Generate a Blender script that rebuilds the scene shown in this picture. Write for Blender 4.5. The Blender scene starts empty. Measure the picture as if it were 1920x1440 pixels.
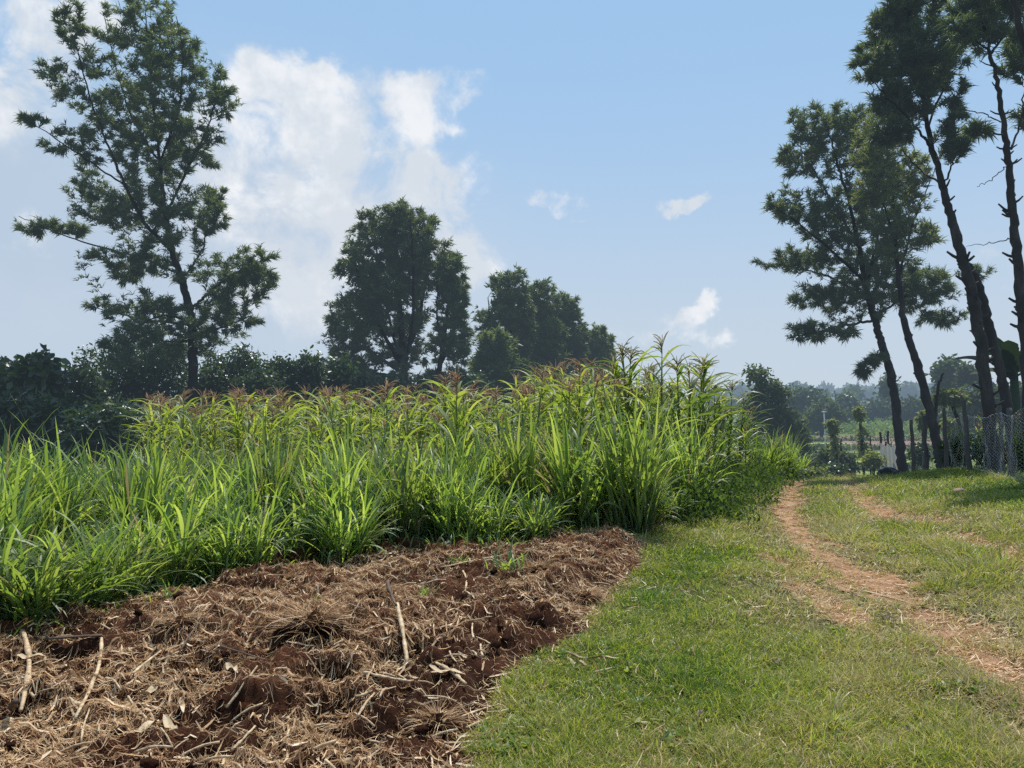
import bpy, math, random
import numpy as np
random.seed(7)
RNG = np.random.default_rng(11)
R = math.radians
C = bpy.context.scene.collection
F = 1442.0; HOR = 750.0; CAMZ = 1.6
PITCH = math.atan((HOR-720.0)/F)

# ------------------------------------------------------------------ view helpers
def P(px, py, d):
    """world point seen at photo pixel px,py at forward distance d (metres)"""
    a = (px-960.0)/F; b = (720.0-py)/F
    cy, sy = math.cos(PITCH), math.sin(PITCH)
    dx, dy, dz = a, cy-b*sy, sy+b*cy
    k = d/dy
    return np.array([dx*k, d, CAMZ+dz*k])
def _ss(a, b, x):
    t = min(1.0, max(0.0, (x-a)/(b-a))); return t*t*(3-2*t)
def G(px, py, z=0.0):
    g = G0(px, py, z)
    for _ in range(12 if g[1] > 8 and z == 0 else 0):
        y = min(g[1], 20.0); g = G0(px, py, -.24*_ss(8.5, 18.5, y)*_ss(1.0, 5.0, g[0])-3.3*_ss(0, 5, g[0])*_ss(14.6, 46, y))
    return g
def G0(px, py, z=0.0):
    a = (px-960.0)/F; b = (720.0-py)/F
    cy, sy = math.cos(PITCH), math.sin(PITCH)
    dx, dy, dz = a, cy-b*sy, sy+b*cy
    k = (z-CAMZ)/dz
    return np.array([dx*k, dy*k])

# ------------------------------------------------------------------ noise
def _h(ix, iy, s):
    n = (ix.astype(np.int64)*374761393 + iy.astype(np.int64)*668265263 + s*974634721) & 0xffffffff
    n = ((n ^ (n >> 13))*1274126177) & 0xffffffff
    n = n ^ (n >> 16)
    return (n & 0xffff)/65535.0
def vnoise(x, y, s=0):
    x = np.asarray(x, float); y = np.asarray(y, float)
    ix = np.floor(x); iy = np.floor(y); fx = x-ix; fy = y-iy
    fx = fx*fx*fx*(fx*(fx*6-15)+10); fy = fy*fy*fy*(fy*(fy*6-15)+10)
    a = _h(ix, iy, s); b = _h(ix+1, iy, s); c = _h(ix, iy+1, s); d = _h(ix+1, iy+1, s)
    return (a*(1-fx)+b*fx)*(1-fy)+(c*(1-fx)+d*fx)*fy
def fbm(x, y, s=0, o=4, g=0.5):
    v = 0; a = 1; t = 0
    for i in range(o):
        v = v+a*vnoise(x*2**i, y*2**i, s+i*17); t += a; a *= g
    return v/t
def sstep(a, b, x):
    t = np.clip((np.asarray(x, float)-a)/(b-a), 0, 1); return t*t*(3-2*t)
def polydist(x, y, poly):
    """signed distance, positive inside"""
    x = np.asarray(x, float); y = np.asarray(y, float)
    ins = np.zeros(x.shape, bool); dm = np.full(x.shape, 1e9)
    n = len(poly)
    for i in range(n):
        x1, y1 = poly[i]; x2, y2 = poly[(i+1) % n]
        dx, dy = x2-x1, y2-y1
        t = np.clip(((x-x1)*dx+(y-y1)*dy)/(dx*dx+dy*dy+1e-12), 0, 1)
        dm = np.minimum(dm, np.hypot(x-x1-t*dx, y-y1-t*dy))
        c = ((y1 > y) != (y2 > y))
        xi = x1+(y-y1)*dx/(dy if abs(dy) > 1e-9 else 1e-9)
        ins ^= c & (x < xi)
    return np.where(ins, dm, -dm)
def linedist(x, y, pts):
    x = np.asarray(x, float); y = np.asarray(y, float)
    dm = np.full(x.shape, 1e9); w = np.zeros(x.shape)
    for (x1, y1, w1), (x2, y2, w2) in zip(pts[:-1], pts[1:]):
        dx, dy = x2-x1, y2-y1
        t = np.clip(((x-x1)*dx+(y-y1)*dy)/(dx*dx+dy*dy+1e-12), 0, 1)
        d = np.hypot(x-x1-t*dx, y-y1-t*dy); ww = w1+(w2-w1)*t
        q = d-ww
        w = np.where(q < dm, ww, w); dm = np.minimum(dm, q)
    return dm            # <0 inside the strip of half width w

# ------------------------------------------------------------------ ground plan
edge_back = [G(*p) for p in [(-300,1290),(-60,1232),(60,1218),(200,1180),(330,1125),(450,1088),(600,1070),(740,1052),(900,1050),(1000,1032),(1100,1012),(1190,1003)]]
edge_right = [G(*p) for p in [(1222,1030),(1205,1068),(1150,1110),(1100,1180),(1000,1250),(950,1310),(915,1370),(868,1440)]]
SOIL = [tuple(p) for p in edge_back]+[tuple(p) for p in edge_right]+[(-0.45,2.6),(-0.9,1.2),(-5.0,1.2),(-5.0,4.0)]
SOILX = [(x, y+0.9) for x, y in SOIL[:12]]+SOIL[12:]
NAP = [tuple(p) for p in edge_back]+[tuple(G(1265,990)),tuple(G(1330,955)),tuple(G(1375,925)),(3.6,12.4),(2.6,11.4),(0.4,10.9),(-2.0,10.4),(-3.4,10.8),(-9.5,11.2),(-8.0,6.0)]
def trk(l):
    o = []
    for px, py, w in l:
        g = G(px, py); o.append((g[0], g[1], 0.5*w/F*g[1]))
    return o
TRACK = trk([(1497,893,18),(1490,905,30),(1478,930,42),(1474,955,50),(1488,985,60),(1515,1015,68),(1560,1048,90),(1610,1075,130),(1650,1100,130),(1690,1128,80)])
TRACK2 = trk([(1735,1158,60),(1790,1195,110),(1840,1235,120),(1900,1285,120),(1990,1350,110),(2100,1430,110)])
RUT2 = trk([(1585,898,8),(1615,935,22),(1645,962,44),(1690,985,70),(1745,993,60)])
RUT3 = trk([(1795,1030,50),(1850,1050,46),(1915,1085,80),(2000,1120,90)])
SPUR = trk([(1455,1052,20),(1510,1068,45),(1560,1075,40)])
SPUR2 = trk([(1515,1115,24),(1560,1130,40),(1580,1160,24)])
def trackd(x, y):
    d = linedist(x, y, TRACK)
    for t in (TRACK2, RUT2, RUT3, SPUR, SPUR2): d = np.minimum(d, linedist(x, y, t))
    return d
def xfence(y): return 8.4+(y-13.0)*0.39
def ground_h(x, y):
    x = np.asarray(x, float); y = np.asarray(y, float)
    right = sstep(0.0, 5.0, x)
    drop = -3.3*(right*sstep(14.6, 46, y)+(1-right)*sstep(50, 90, y))
    drop = drop-.24*sstep(8.5, 18.5, y)*sstep(1.0, 5.0, x)*(1-sstep(60, 100, y))
    bank = 0.34*sstep(-3.2, 0.2, x-xfence(y))*(1-sstep(17, 24, y))
    terr = 0.35*(np.floor((y-40)/9.0)/8.0)*sstep(42, 60, y)*(1-sstep(150, 200, y))
    rise = 4.6*sstep(150, 480, y)+6*sstep(480, 1100, y)
    b = 0.05*(fbm(x*0.6, y*0.6, 3, 3)-0.5)+0.6*(fbm(x*0.02, y*0.02, 5, 2)-0.5)*sstep(60, 160, y)
    rut = -0.035*sstep(0.15, -0.15, trackd(x, y))*(y < 30)
    return drop+bank+terr+rise+b+rut
PITS = []
for px, py, r, dp in [(1460/3,960+510/3,.16,.15),(860/3,960+690/3,.10,.14),(1380/3,960+680/3,.11,.12),(1120/3,960+970/3,.13,.12),(1830/3,960+1000/3,.14,.15),
        (560+1300/3,960+370/3,.20,.16),(560+700/3,960+830/3,.09,.14),(560+530/3,960+890/3,.15,.16),(560+1380/3,960+670/3,.14,.14),(560+1180/3,960+980/3,.15,.14),
        (560+470/3,960+1290/3,.11,.13),(560+610/3,960+1280/3,.09,.14),(560+150/3,960+1000/3,.12,.14),(560+430/3,960+640/3,.13,.1),(150/3,960+1210/3,.12,.13),(560+1240/3,960+840/3,.13,.12),
        (560+200/3,960+1150/3,.14,.13),(400/3,960+890/3,.15,.08),(1230/3,960+1230/3,.13,.12),(560+1560/3,960+520/3,.2,.1),(560+1750/3,960+420/3,.17,.12)]:
    g = G(px, py); PITS.append((g[0], g[1], r, dp))
MOUNDS = [(560+120/3,960+800/3,.42,.16),(560+450/3,960+640/3,.28,.15),(560+1300/3,960+350/3,.4,.10),(1000/3,960+760/3,.3,.10),(560+1560/3,960+500/3,.4,.10),(1600/3,960+1050/3,.3,.08),(1300/3,960+720/3,.35,.07)]
MOUNDS = [(*G(a, b), r, h*.75) for a, b, r, h in MOUNDS]
def soil_relief(x, y):
    big = (fbm(x*1.1, y*1.1, 21, 3)-0.5)*0.20
    mid = np.abs(fbm(x*4.0, y*4.0, 31, 3)-0.5)*0.24
    cl = 1-np.abs(2*vnoise(x*11, y*11, 41)-1)
    small = cl*0.034+(fbm(x*17, y*17, 51, 3)-0.5)*0.085
    z = 0.05+big+mid*0.9+small
    for a, b, r, d in PITS: z = z-d*np.exp(-(((x-a)/r)**2+((y-b)/r)**2)**1.5)
    for a, b, r, d in MOUNDS: z = z+d*np.exp(-(((x-a)/r)**2+((y-b)/(r))**2))
    return z
def soil_h(x, y):
    d = polydist(x, y, SOILX)
    return ground_h(x, y)+np.where(d > 0, sstep(0.0, 0.35, d)*soil_relief(x, y)+0.006, -0.03)
def H(x, y):
    return np.maximum(ground_h(x, y), soil_h(x, y))
def h1(x, y): return float(H(np.array([x]), np.array([y]))[0])

# ------------------------------------------------------------------ mesh builder
class MB:
    def __init__(s): s.v = []; s.q = []; s.t = []; s.a = []; s.n = 0
    def add(s, v, quads=None, tris=None, a=0.5):
        v = np.asarray(v, float).reshape(-1, 3)
        if quads is not None and len(quads): s.q.append(np.asarray(quads, np.int64)+s.n)
        if tris is not None and len(tris): s.t.append(np.asarray(tris, np.int64)+s.n)
        aa = np.asarray(a, float)
        s.a.append(np.full(len(v), float(aa)) if aa.ndim == 0 else aa.reshape(-1))
        s.v.append(v); s.n += len(v)
    def ribbon(s, path, width, side, a):
        """path (N,S,3) width (N,S) side (N,S,3)|(N,1,3) a (N,)"""
        N, S = path.shape[:2]
        off = side*width[..., None]*0.5
        v = np.stack([path-off, path+off], 2).reshape(-1, 3)
        b = (np.arange(N)*S*2)[:, None]+(np.arange(S-1)*2)[None, :]
        q = np.stack([b, b+1, b+3, b+2], -1).reshape(-1, 4)
        aa = np.repeat(np.asarray(a, float), S*2)
        s.add(v, q, None, aa)
    def tube(s, pts, rad, n=6, a=0.5, cap=True):
        pts = np.asarray(pts, float); rad = np.asarray(rad, float)
        if rad.ndim == 0: rad = np.full(len(pts), float(rad))
        t = np.gradient(pts, axis=0); t /= np.linalg.norm(t, axis=1)[:, None]+1e-12
        ref = np.array([0.13, 0.93, 0.31]) if abs(t[0][1]) < 0.8 else np.array([1, 0.1, 0.2])
        u = np.cross(t, ref); u /= np.linalg.norm(u, axis=1)[:, None]+1e-12
        w = np.cross(t, u)
        an = np.arange(n)*2*math.pi/n
        ring = pts[:, None, :]+rad[:, None, None]*(np.cos(an)[None, :, None]*u[:, None, :]+np.sin(an)[None, :, None]*w[:, None, :])
        m = len(pts); v = ring.reshape(-1, 3)
        i = np.arange(m-1)[:, None]*n; j = np.arange(n)[None, :]; k = (j+1) % n
        q = np.stack([i+j, i+k, i+n+k, i+n+j], -1).reshape(-1, 4)
        tr = []
        if cap:
            v = np.vstack([v, pts[0], pts[-1]])
            for c in range(n):
                tr.append((m*n, (c+1) % n, c)); tr.append((m*n+1, (m-1)*n+c, (m-1)*n+(c+1) % n))
        s.add(v, q, tr, a)
    def build(s, name, mat, parent=None, smooth=True):
        me = bpy.data.meshes.new(name)
        v = np.concatenate(s.v) if s.v else np.zeros((0, 3))
        q = np.concatenate(s.q) if s.q else np.zeros((0, 4), np.int64)
        t = np.concatenate(s.t) if s.t else np.zeros((0, 3), np.int64)
        me.vertices.add(len(v)); me.vertices.foreach_set('co', v.astype(np.float32).ravel())
        nl = q.size+t.size
        me.loops.add(nl); me.loops.foreach_set('vertex_index', np.concatenate([q.ravel(), t.ravel()]).astype(np.int32))
        me.polygons.add(len(q)+len(t))
        st = np.concatenate([np.arange(len(q))*4, q.size+np.arange(len(t))*3]).astype(np.int32)
        me.polygons.foreach_set('loop_start', st)
        me.polygons.foreach_set('use_smooth', np.full(len(q)+len(t), smooth))
        at = me.attributes.new('v', 'FLOAT', 'POINT')
        at.data.foreach_set('value', np.concatenate(s.a).astype(np.float32) if s.a else np.zeros(0, np.float32))
        me.update(calc_edges=True); me.validate()
        me.materials.append(mat)
        o = bpy.data.objects.new(name, me); C.objects.link(o)
        if parent is not None: o.parent = parent
        return o

def tag(o, label=None, cat=None, group=None, kind=None):
    if label: o['label'] = label
    if cat: o['category'] = cat
    if group: o['group'] = group
    if kind: o['kind'] = kind
    return o
def empty(name, loc=(0, 0, 0), rz=0.0):
    o = bpy.data.objects.new(name, None); C.objects.link(o)
    o.location = loc; o.rotation_euler = (0, 0, rz); o.empty_display_size = 0.2
    return o
def copy_tree(root):
    r = root.copy(); C.objects.link(r)
    for ch in root.children:
        c = ch.copy(); C.objects.link(c); c.parent = r
    return r

# ------------------------------------------------------------------ materials
HAZE_GLOW = (0.37, 0.50, 0.66, 1)  # glow colour painted into materials for distance haze and tree veil
def new_mat(name):
    m = bpy.data.materials.new(name); m.use_nodes = True
    nt = m.node_tree; nt.nodes.clear()
    return m, nt
def N(nt, typ, **kw):
    n = nt.nodes.new(typ)
    for k, v in kw.items():
        if k == 'inp':
            for kk, vv in v.items(): n.inputs[kk].default_value = vv
        else: setattr(n, k, v)
    return n
def ramp(nt, stops):
    n = nt.nodes.new('ShaderNodeValToRGB'); e = n.color_ramp.elements
    while len(e) < len(stops): e.new(0.5)
    for k, (p, c) in enumerate(stops):
        e[k].position = p; e[k].color = (c[0], c[1], c[2], 1)
    return n
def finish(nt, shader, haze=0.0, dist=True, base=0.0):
    """painted haze: glow mixed into the material, growing along the valley; base adds an even veil"""
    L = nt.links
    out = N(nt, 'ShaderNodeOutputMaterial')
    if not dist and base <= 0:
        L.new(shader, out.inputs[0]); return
    em = N(nt, 'ShaderNodeEmission', inp={'Color': HAZE_GLOW, 'Strength': 1.0})
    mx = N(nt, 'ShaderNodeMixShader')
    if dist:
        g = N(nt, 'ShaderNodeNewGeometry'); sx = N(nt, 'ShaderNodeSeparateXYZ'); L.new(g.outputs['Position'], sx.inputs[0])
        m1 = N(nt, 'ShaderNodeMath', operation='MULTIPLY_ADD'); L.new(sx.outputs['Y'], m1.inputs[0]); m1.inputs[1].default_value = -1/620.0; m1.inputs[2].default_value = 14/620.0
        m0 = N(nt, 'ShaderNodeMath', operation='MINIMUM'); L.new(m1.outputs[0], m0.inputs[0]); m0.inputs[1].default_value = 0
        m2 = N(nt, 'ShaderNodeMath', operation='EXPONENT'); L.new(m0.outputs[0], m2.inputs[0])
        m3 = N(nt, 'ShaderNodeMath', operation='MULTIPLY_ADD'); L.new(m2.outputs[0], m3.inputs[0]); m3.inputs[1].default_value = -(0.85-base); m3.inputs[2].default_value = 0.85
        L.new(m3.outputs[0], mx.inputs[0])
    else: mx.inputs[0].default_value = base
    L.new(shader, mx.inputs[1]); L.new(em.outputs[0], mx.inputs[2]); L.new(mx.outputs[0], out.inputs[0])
def leaf_mat(name, dif, tra, trans=0.4, rough=0.45, spec=0.5, base=0.0, dist=False, objvar=0.25, patch=0.0):
    """dif / tra : lists of colour stops over the leaf attribute v"""
    m, nt = new_mat(name); L = nt.links
    at = N(nt, 'ShaderNodeAttribute', attribute_name='v')
    n = len(dif)
    r1 = ramp(nt, [(i/(n-1) if n > 1 else 0, c) for i, c in enumerate(dif)]); L.new(at.outputs['Fac'], r1.inputs[0])
    r2 = ramp(nt, [(i/(n-1) if n > 1 else 0, c) for i, c in enumerate(tra)]); L.new(at.outputs['Fac'], r2.inputs[0])
    oi = N(nt, 'ShaderNodeObjectInfo')
    mv = N(nt, 'ShaderNodeMath', operation='MULTIPLY_ADD'); L.new(oi.outputs['Random'], mv.inputs[0]); mv.inputs[1].default_value = objvar; mv.inputs[2].default_value = 1-objvar/2
    val = mv.outputs[0]
    if patch:
        g = N(nt, 'ShaderNodeNewGeometry')
        nz = N(nt, 'ShaderNodeTexNoise', inp={'Scale': 0.9, 'Detail': 3.0}); L.new(g.outputs['Position'], nz.inputs['Vector'])
        mm = N(nt, 'ShaderNodeMath', operation='MULTIPLY_ADD'); L.new(nz.outputs[0], mm.inputs[0]); mm.inputs[1].default_value = patch*2; mm.inputs[2].default_value = 1-patch
        mk = N(nt, 'ShaderNodeMath', operation='MULTIPLY'); L.new(val, mk.inputs[0]); L.new(mm.outputs[0], mk.inputs[1]); val = mk.outputs[0]
    h1_ = N(nt, 'ShaderNodeHueSaturation'); L.new(val, h1_.inputs['Value']); L.new(r1.outputs[0], h1_.inputs['Color'])
    h2_ = N(nt, 'ShaderNodeHueSaturation'); L.new(val, h2_.inputs['Value']); L.new(r2.outputs[0], h2_.inputs['Color'])
    p = N(nt, 'ShaderNodeBsdfPrincipled', inp={'Roughness': rough, 'Specular IOR Level': spec}); L.new(h1_.outputs[0], p.inputs['Base Color'])
    t = N(nt, 'ShaderNodeBsdfTranslucent'); L.new(h2_.outputs[0], t.inputs[0])
    mx = N(nt, 'ShaderNodeMixShader'); mx.inputs[0].default_value = trans
    L.new(p.outputs[0], mx.inputs[1]); L.new(t.outputs[0], mx.inputs[2])
    finish(nt, mx.outputs[0], dist=dist, base=base)
    return m
def solid_mat(name, stops, scale=8.0, rough=0.8, bump=0.3, bscale=30.0, base=0.0, dist=False, stretch=(1, 1, 1), spec=0.3, metal=0.0, useattr=0.0):
    m, nt = new_mat(name); L = nt.links
    tc = N(nt, 'ShaderNodeTexCoord'); mp = N(nt, 'ShaderNodeMapping'); mp.inputs['Scale'].default_value = stretch
    L.new(tc.outputs['Object'], mp.inputs[0])
    nz = N(nt, 'ShaderNodeTexNoise', inp={'Scale': scale, 'Detail': 6.0, 'Roughness': 0.65}); L.new(mp.outputs[0], nz.inputs['Vector'])
    src = nz.outputs[0]
    if useattr:
        at = N(nt, 'ShaderNodeAttribute', attribute_name='v')
        mm = N(nt, 'ShaderNodeMix', data_type='FLOAT'); mm.inputs[0].default_value = useattr
        L.new(nz.outputs[0], mm.inputs[2]); L.new(at.outputs['Fac'], mm.inputs[3]); src = mm.outputs[0]
    r = ramp(nt, stops); L.new(src, r.inputs[0])
    b = N(nt, 'ShaderNodeTexNoise', inp={'Scale': bscale, 'Detail': 5.0}); L.new(mp.outputs[0], b.inputs['Vector'])
    bp = N(nt, 'ShaderNodeBump', inp={'Strength': bump, 'Distance': 0.02}); L.new(b.outputs[0], bp.inputs['Height'])
    p = N(nt, 'ShaderNodeBsdfPrincipled', inp={'Roughness': rough, 'Specular IOR Level': spec, 'Metallic': metal})
    L.new(r.outputs[0], p.inputs['Base Color']); L.new(bp.outputs[0], p.inputs['Normal'])
    finish(nt, p.outputs[0], dist=dist, base=base)
    return m

M = {}
M['napier'] = leaf_mat('napier_leaf', [(.38,.28,.14),(.055,.10,.045),(.125,.19,.065),(.26,.32,.13)], [(.42,.31,.14),(.12,.22,.03),(.32,.48,.05),(.64,.76,.11)], .42, .48, .5, objvar=.6)
M['maize'] = leaf_mat('maize_leaf', [(.30,.21,.09),(.09,.14,.035),(.14,.20,.04),(.22,.26,.06)], [(.44,.30,.10),(.28,.40,.04),(.48,.58,.06),(.66,.68,.11)], .44, .5, .4, objvar=.45)
M['maize_dark'] = leaf_mat('maize_leaf_shaded', [(.2,.15,.06),(.045,.085,.03),(.06,.11,.032),(.10,.15,.045)], [(.3,.22,.07),(.12,.22,.03),(.2,.32,.035),(.36,.46,.06)], .38, .45, .45, objvar=.35)  # darker copy of the maize leaf, shade of the path side in its colour
M['maize_stalk'] = solid_mat('maize_stalk', [(.3,(.08,.11,.03)),(.6,(.16,.17,.05)),(.8,(.24,.17,.08))], 4, .6, .1)
M['tassel'] = leaf_mat('maize_tassel', [(.30,.18,.125),(.40,.26,.175),(.50,.38,.24)], [(.36,.21,.14),(.46,.30,.19),(.56,.44,.26)], .40, .7, .2)
M['tassel_pale'] = leaf_mat('maize_tassel_pale', [(.22,.20,.10),(.30,.26,.13),(.38,.33,.18)], [(.35,.34,.15),(.44,.4,.18),(.52,.46,.22)], .4, .7, .2)
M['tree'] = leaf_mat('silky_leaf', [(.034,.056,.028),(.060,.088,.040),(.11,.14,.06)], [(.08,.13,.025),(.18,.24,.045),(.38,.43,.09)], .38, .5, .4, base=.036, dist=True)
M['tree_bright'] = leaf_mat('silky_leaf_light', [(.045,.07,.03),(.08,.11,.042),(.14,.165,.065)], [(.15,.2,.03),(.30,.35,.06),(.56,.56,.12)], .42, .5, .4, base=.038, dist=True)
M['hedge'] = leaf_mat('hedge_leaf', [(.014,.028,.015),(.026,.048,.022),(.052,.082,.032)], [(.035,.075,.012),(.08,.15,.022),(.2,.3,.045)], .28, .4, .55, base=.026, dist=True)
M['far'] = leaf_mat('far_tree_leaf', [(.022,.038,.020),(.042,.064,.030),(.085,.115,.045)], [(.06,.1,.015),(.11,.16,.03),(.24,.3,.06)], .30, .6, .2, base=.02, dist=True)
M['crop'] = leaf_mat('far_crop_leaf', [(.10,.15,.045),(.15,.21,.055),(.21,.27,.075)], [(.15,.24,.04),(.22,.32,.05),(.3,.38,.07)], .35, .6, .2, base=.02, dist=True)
M['weed'] = leaf_mat('weed_leaf', [(.025,.05,.018),(.045,.08,.024),(.07,.11,.03)], [(.08,.15,.02),(.14,.24,.03),(.24,.36,.05)], .36, .6, .25)
M['lawn'] = leaf_mat('lawn_blade', [(.075,.145,.02),(.155,.215,.027),(.30,.30,.065),(.46,.38,.17),(.70,.58,.34)], [(.16,.31,.03),(.40,.51,.036),(.56,.56,.085),(.46,.38,.17),(.58,.46,.26)], .40, .45, .4, objvar=0, patch=.3)
M['straw'] = leaf_mat('straw_fibre', [(.11,.042,.019),(.36,.18,.078),(.68,.43,.21),(.88,.70,.46)], [(.12,.05,.025),(.32,.17,.07),(.55,.34,.15),(.66,.5,.28)], .25, .5, .4, objvar=0)
M['stalk'] = solid_mat('dry_stalk', [(.28,(.16,.085,.04)),(.45,(.44,.30,.17)),(.6,(.62,.47,.29)),(.75,(.74,.60,.40))], 5, .6, .25, 18, stretch=(6,6,6))
M['stalk_dark'] = solid_mat('dark_stalk', [(.25,(.04,.022,.014)),(.5,(.09,.055,.035)),(.75,(.16,.10,.06))], 5, .7, .3, 20)
M['husk'] = solid_mat('dry_husk', [(.25,(.30,.20,.11)),(.5,(.54,.41,.25)),(.75,(.70,.58,.40))], 6, .6, .3, 25)
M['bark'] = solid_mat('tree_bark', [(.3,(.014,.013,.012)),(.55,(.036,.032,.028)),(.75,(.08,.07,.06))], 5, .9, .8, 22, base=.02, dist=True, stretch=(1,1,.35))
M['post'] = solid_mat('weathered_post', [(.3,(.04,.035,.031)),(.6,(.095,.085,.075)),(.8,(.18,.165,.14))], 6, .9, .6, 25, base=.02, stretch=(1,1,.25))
M['wire'] = solid_mat('galvanised_wire', [(.3,(.42,.43,.43)),(.7,(.66,.67,.67))], 9, .45, .1, metal=.15)
M['net'] = leaf_mat('white_net', [(.45,.45,.42),(.55,.55,.52)], [(.5,.5,.46),(.6,.6,.55)], .4, .8, .1)
M['basin'] = solid_mat('dark_bundle_skin', [(.3,(.010,.011,.012)),(.6,(.025,.026,.027)),(.8,(.07,.07,.068))], 4, .45, .5, 14)
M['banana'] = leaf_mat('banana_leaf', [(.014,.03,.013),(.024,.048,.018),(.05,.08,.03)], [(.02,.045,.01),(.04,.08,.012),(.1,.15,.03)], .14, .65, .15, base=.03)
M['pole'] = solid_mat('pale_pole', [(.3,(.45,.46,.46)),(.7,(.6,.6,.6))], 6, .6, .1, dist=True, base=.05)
M['stone'] = solid_mat('pinkish_stone', [(.3,(.25,.16,.11)),(.6,(.38,.26,.19)),(.8,(.5,.38,.3))], 14, .85, .6, 40)
M['dryleaf'] = leaf_mat('dead_leaf', [(.07,.05,.035),(.14,.105,.075),(.27,.22,.16)], [(.1,.08,.05),(.16,.13,.09),(.25,.2,.15)], .2, .6, .3)

def soil_material():
    m, nt = new_mat('tilled_soil'); L = nt.links
    g = N(nt, 'ShaderNodeNewGeometry')
    at = N(nt, 'ShaderNodeAttribute', attribute_name='v')
    n1 = N(nt, 'ShaderNodeTexNoise', inp={'Scale': 7.0, 'Detail': 8.0, 'Roughness': .7}); L.new(g.outputs['Position'], n1.inputs['Vector'])
    n2 = N(nt, 'ShaderNodeTexNoise', inp={'Scale': 60.0, 'Detail': 5.0, 'Roughness': .7}); L.new(g.outputs['Position'], n2.inputs['Vector'])
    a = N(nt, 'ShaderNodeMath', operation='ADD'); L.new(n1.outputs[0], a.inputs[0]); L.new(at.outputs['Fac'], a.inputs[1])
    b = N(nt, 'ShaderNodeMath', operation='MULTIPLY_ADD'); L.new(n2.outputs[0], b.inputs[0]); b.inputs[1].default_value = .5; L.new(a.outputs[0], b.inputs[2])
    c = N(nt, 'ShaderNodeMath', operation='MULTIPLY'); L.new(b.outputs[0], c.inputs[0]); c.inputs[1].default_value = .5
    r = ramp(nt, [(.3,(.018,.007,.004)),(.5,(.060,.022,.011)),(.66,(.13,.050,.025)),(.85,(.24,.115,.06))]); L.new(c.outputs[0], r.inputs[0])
    n3 = N(nt, 'ShaderNodeTexNoise', inp={'Scale': 90.0, 'Detail': 6.0, 'Roughness': .75}); L.new(g.outputs['Position'], n3.inputs['Vector'])
    bp = N(nt, 'ShaderNodeBump', inp={'Strength': 1.0, 'Distance': .03}); L.new(n3.outputs[0], bp.inputs['Height'])
    p = N(nt, 'ShaderNodeBsdfPrincipled', inp={'Roughness': .95, 'Specular IOR Level': .1})
    L.new(r.outputs[0], p.inputs['Base Color']); L.new(bp.outputs[0], p.inputs['Normal'])
    finish(nt, p.outputs[0], dist=False); return m
M['soil'] = soil_material()
def track_material():
    m, nt = new_mat('trodden_earth'); L = nt.links
    g = N(nt, 'ShaderNodeNewGeometry')
    n1 = N(nt, 'ShaderNodeTexNoise', inp={'Scale': 5.0, 'Detail': 8.0, 'Roughness': .7}); L.new(g.outputs['Position'], n1.inputs['Vector'])
    r = ramp(nt, [(.3,(.16,.08,.042)),(.5,(.33,.18,.10)),(.7,(.50,.32,.19))]); L.new(n1.outputs[0], r.inputs[0])
    n3 = N(nt, 'ShaderNodeTexNoise', inp={'Scale': 60.0, 'Detail': 6.0, 'Roughness': .75}); L.new(g.outputs['Position'], n3.inputs['Vector'])
    mxc = N(nt, 'ShaderNodeMix', data_type='RGBA', blend_type='OVERLAY'); mxc.inputs[0].default_value = .6
    L.new(r.outputs[0], mxc.inputs[6]); L.new(n3.outputs[0], mxc.inputs[7])
    bp = N(nt, 'ShaderNodeBump', inp={'Strength': .7, 'Distance': .012}); L.new(n3.outputs[0], bp.inputs['Height'])
    p = N(nt, 'ShaderNodeBsdfPrincipled', inp={'Roughness': .95, 'Specular IOR Level': .1})
    L.new(mxc.outputs[2], p.inputs['Base Color']); L.new(bp.outputs[0], p.inputs['Normal'])
    finish(nt, p.outputs[0], dist=False); return m
M['track'] = track_material()
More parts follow.
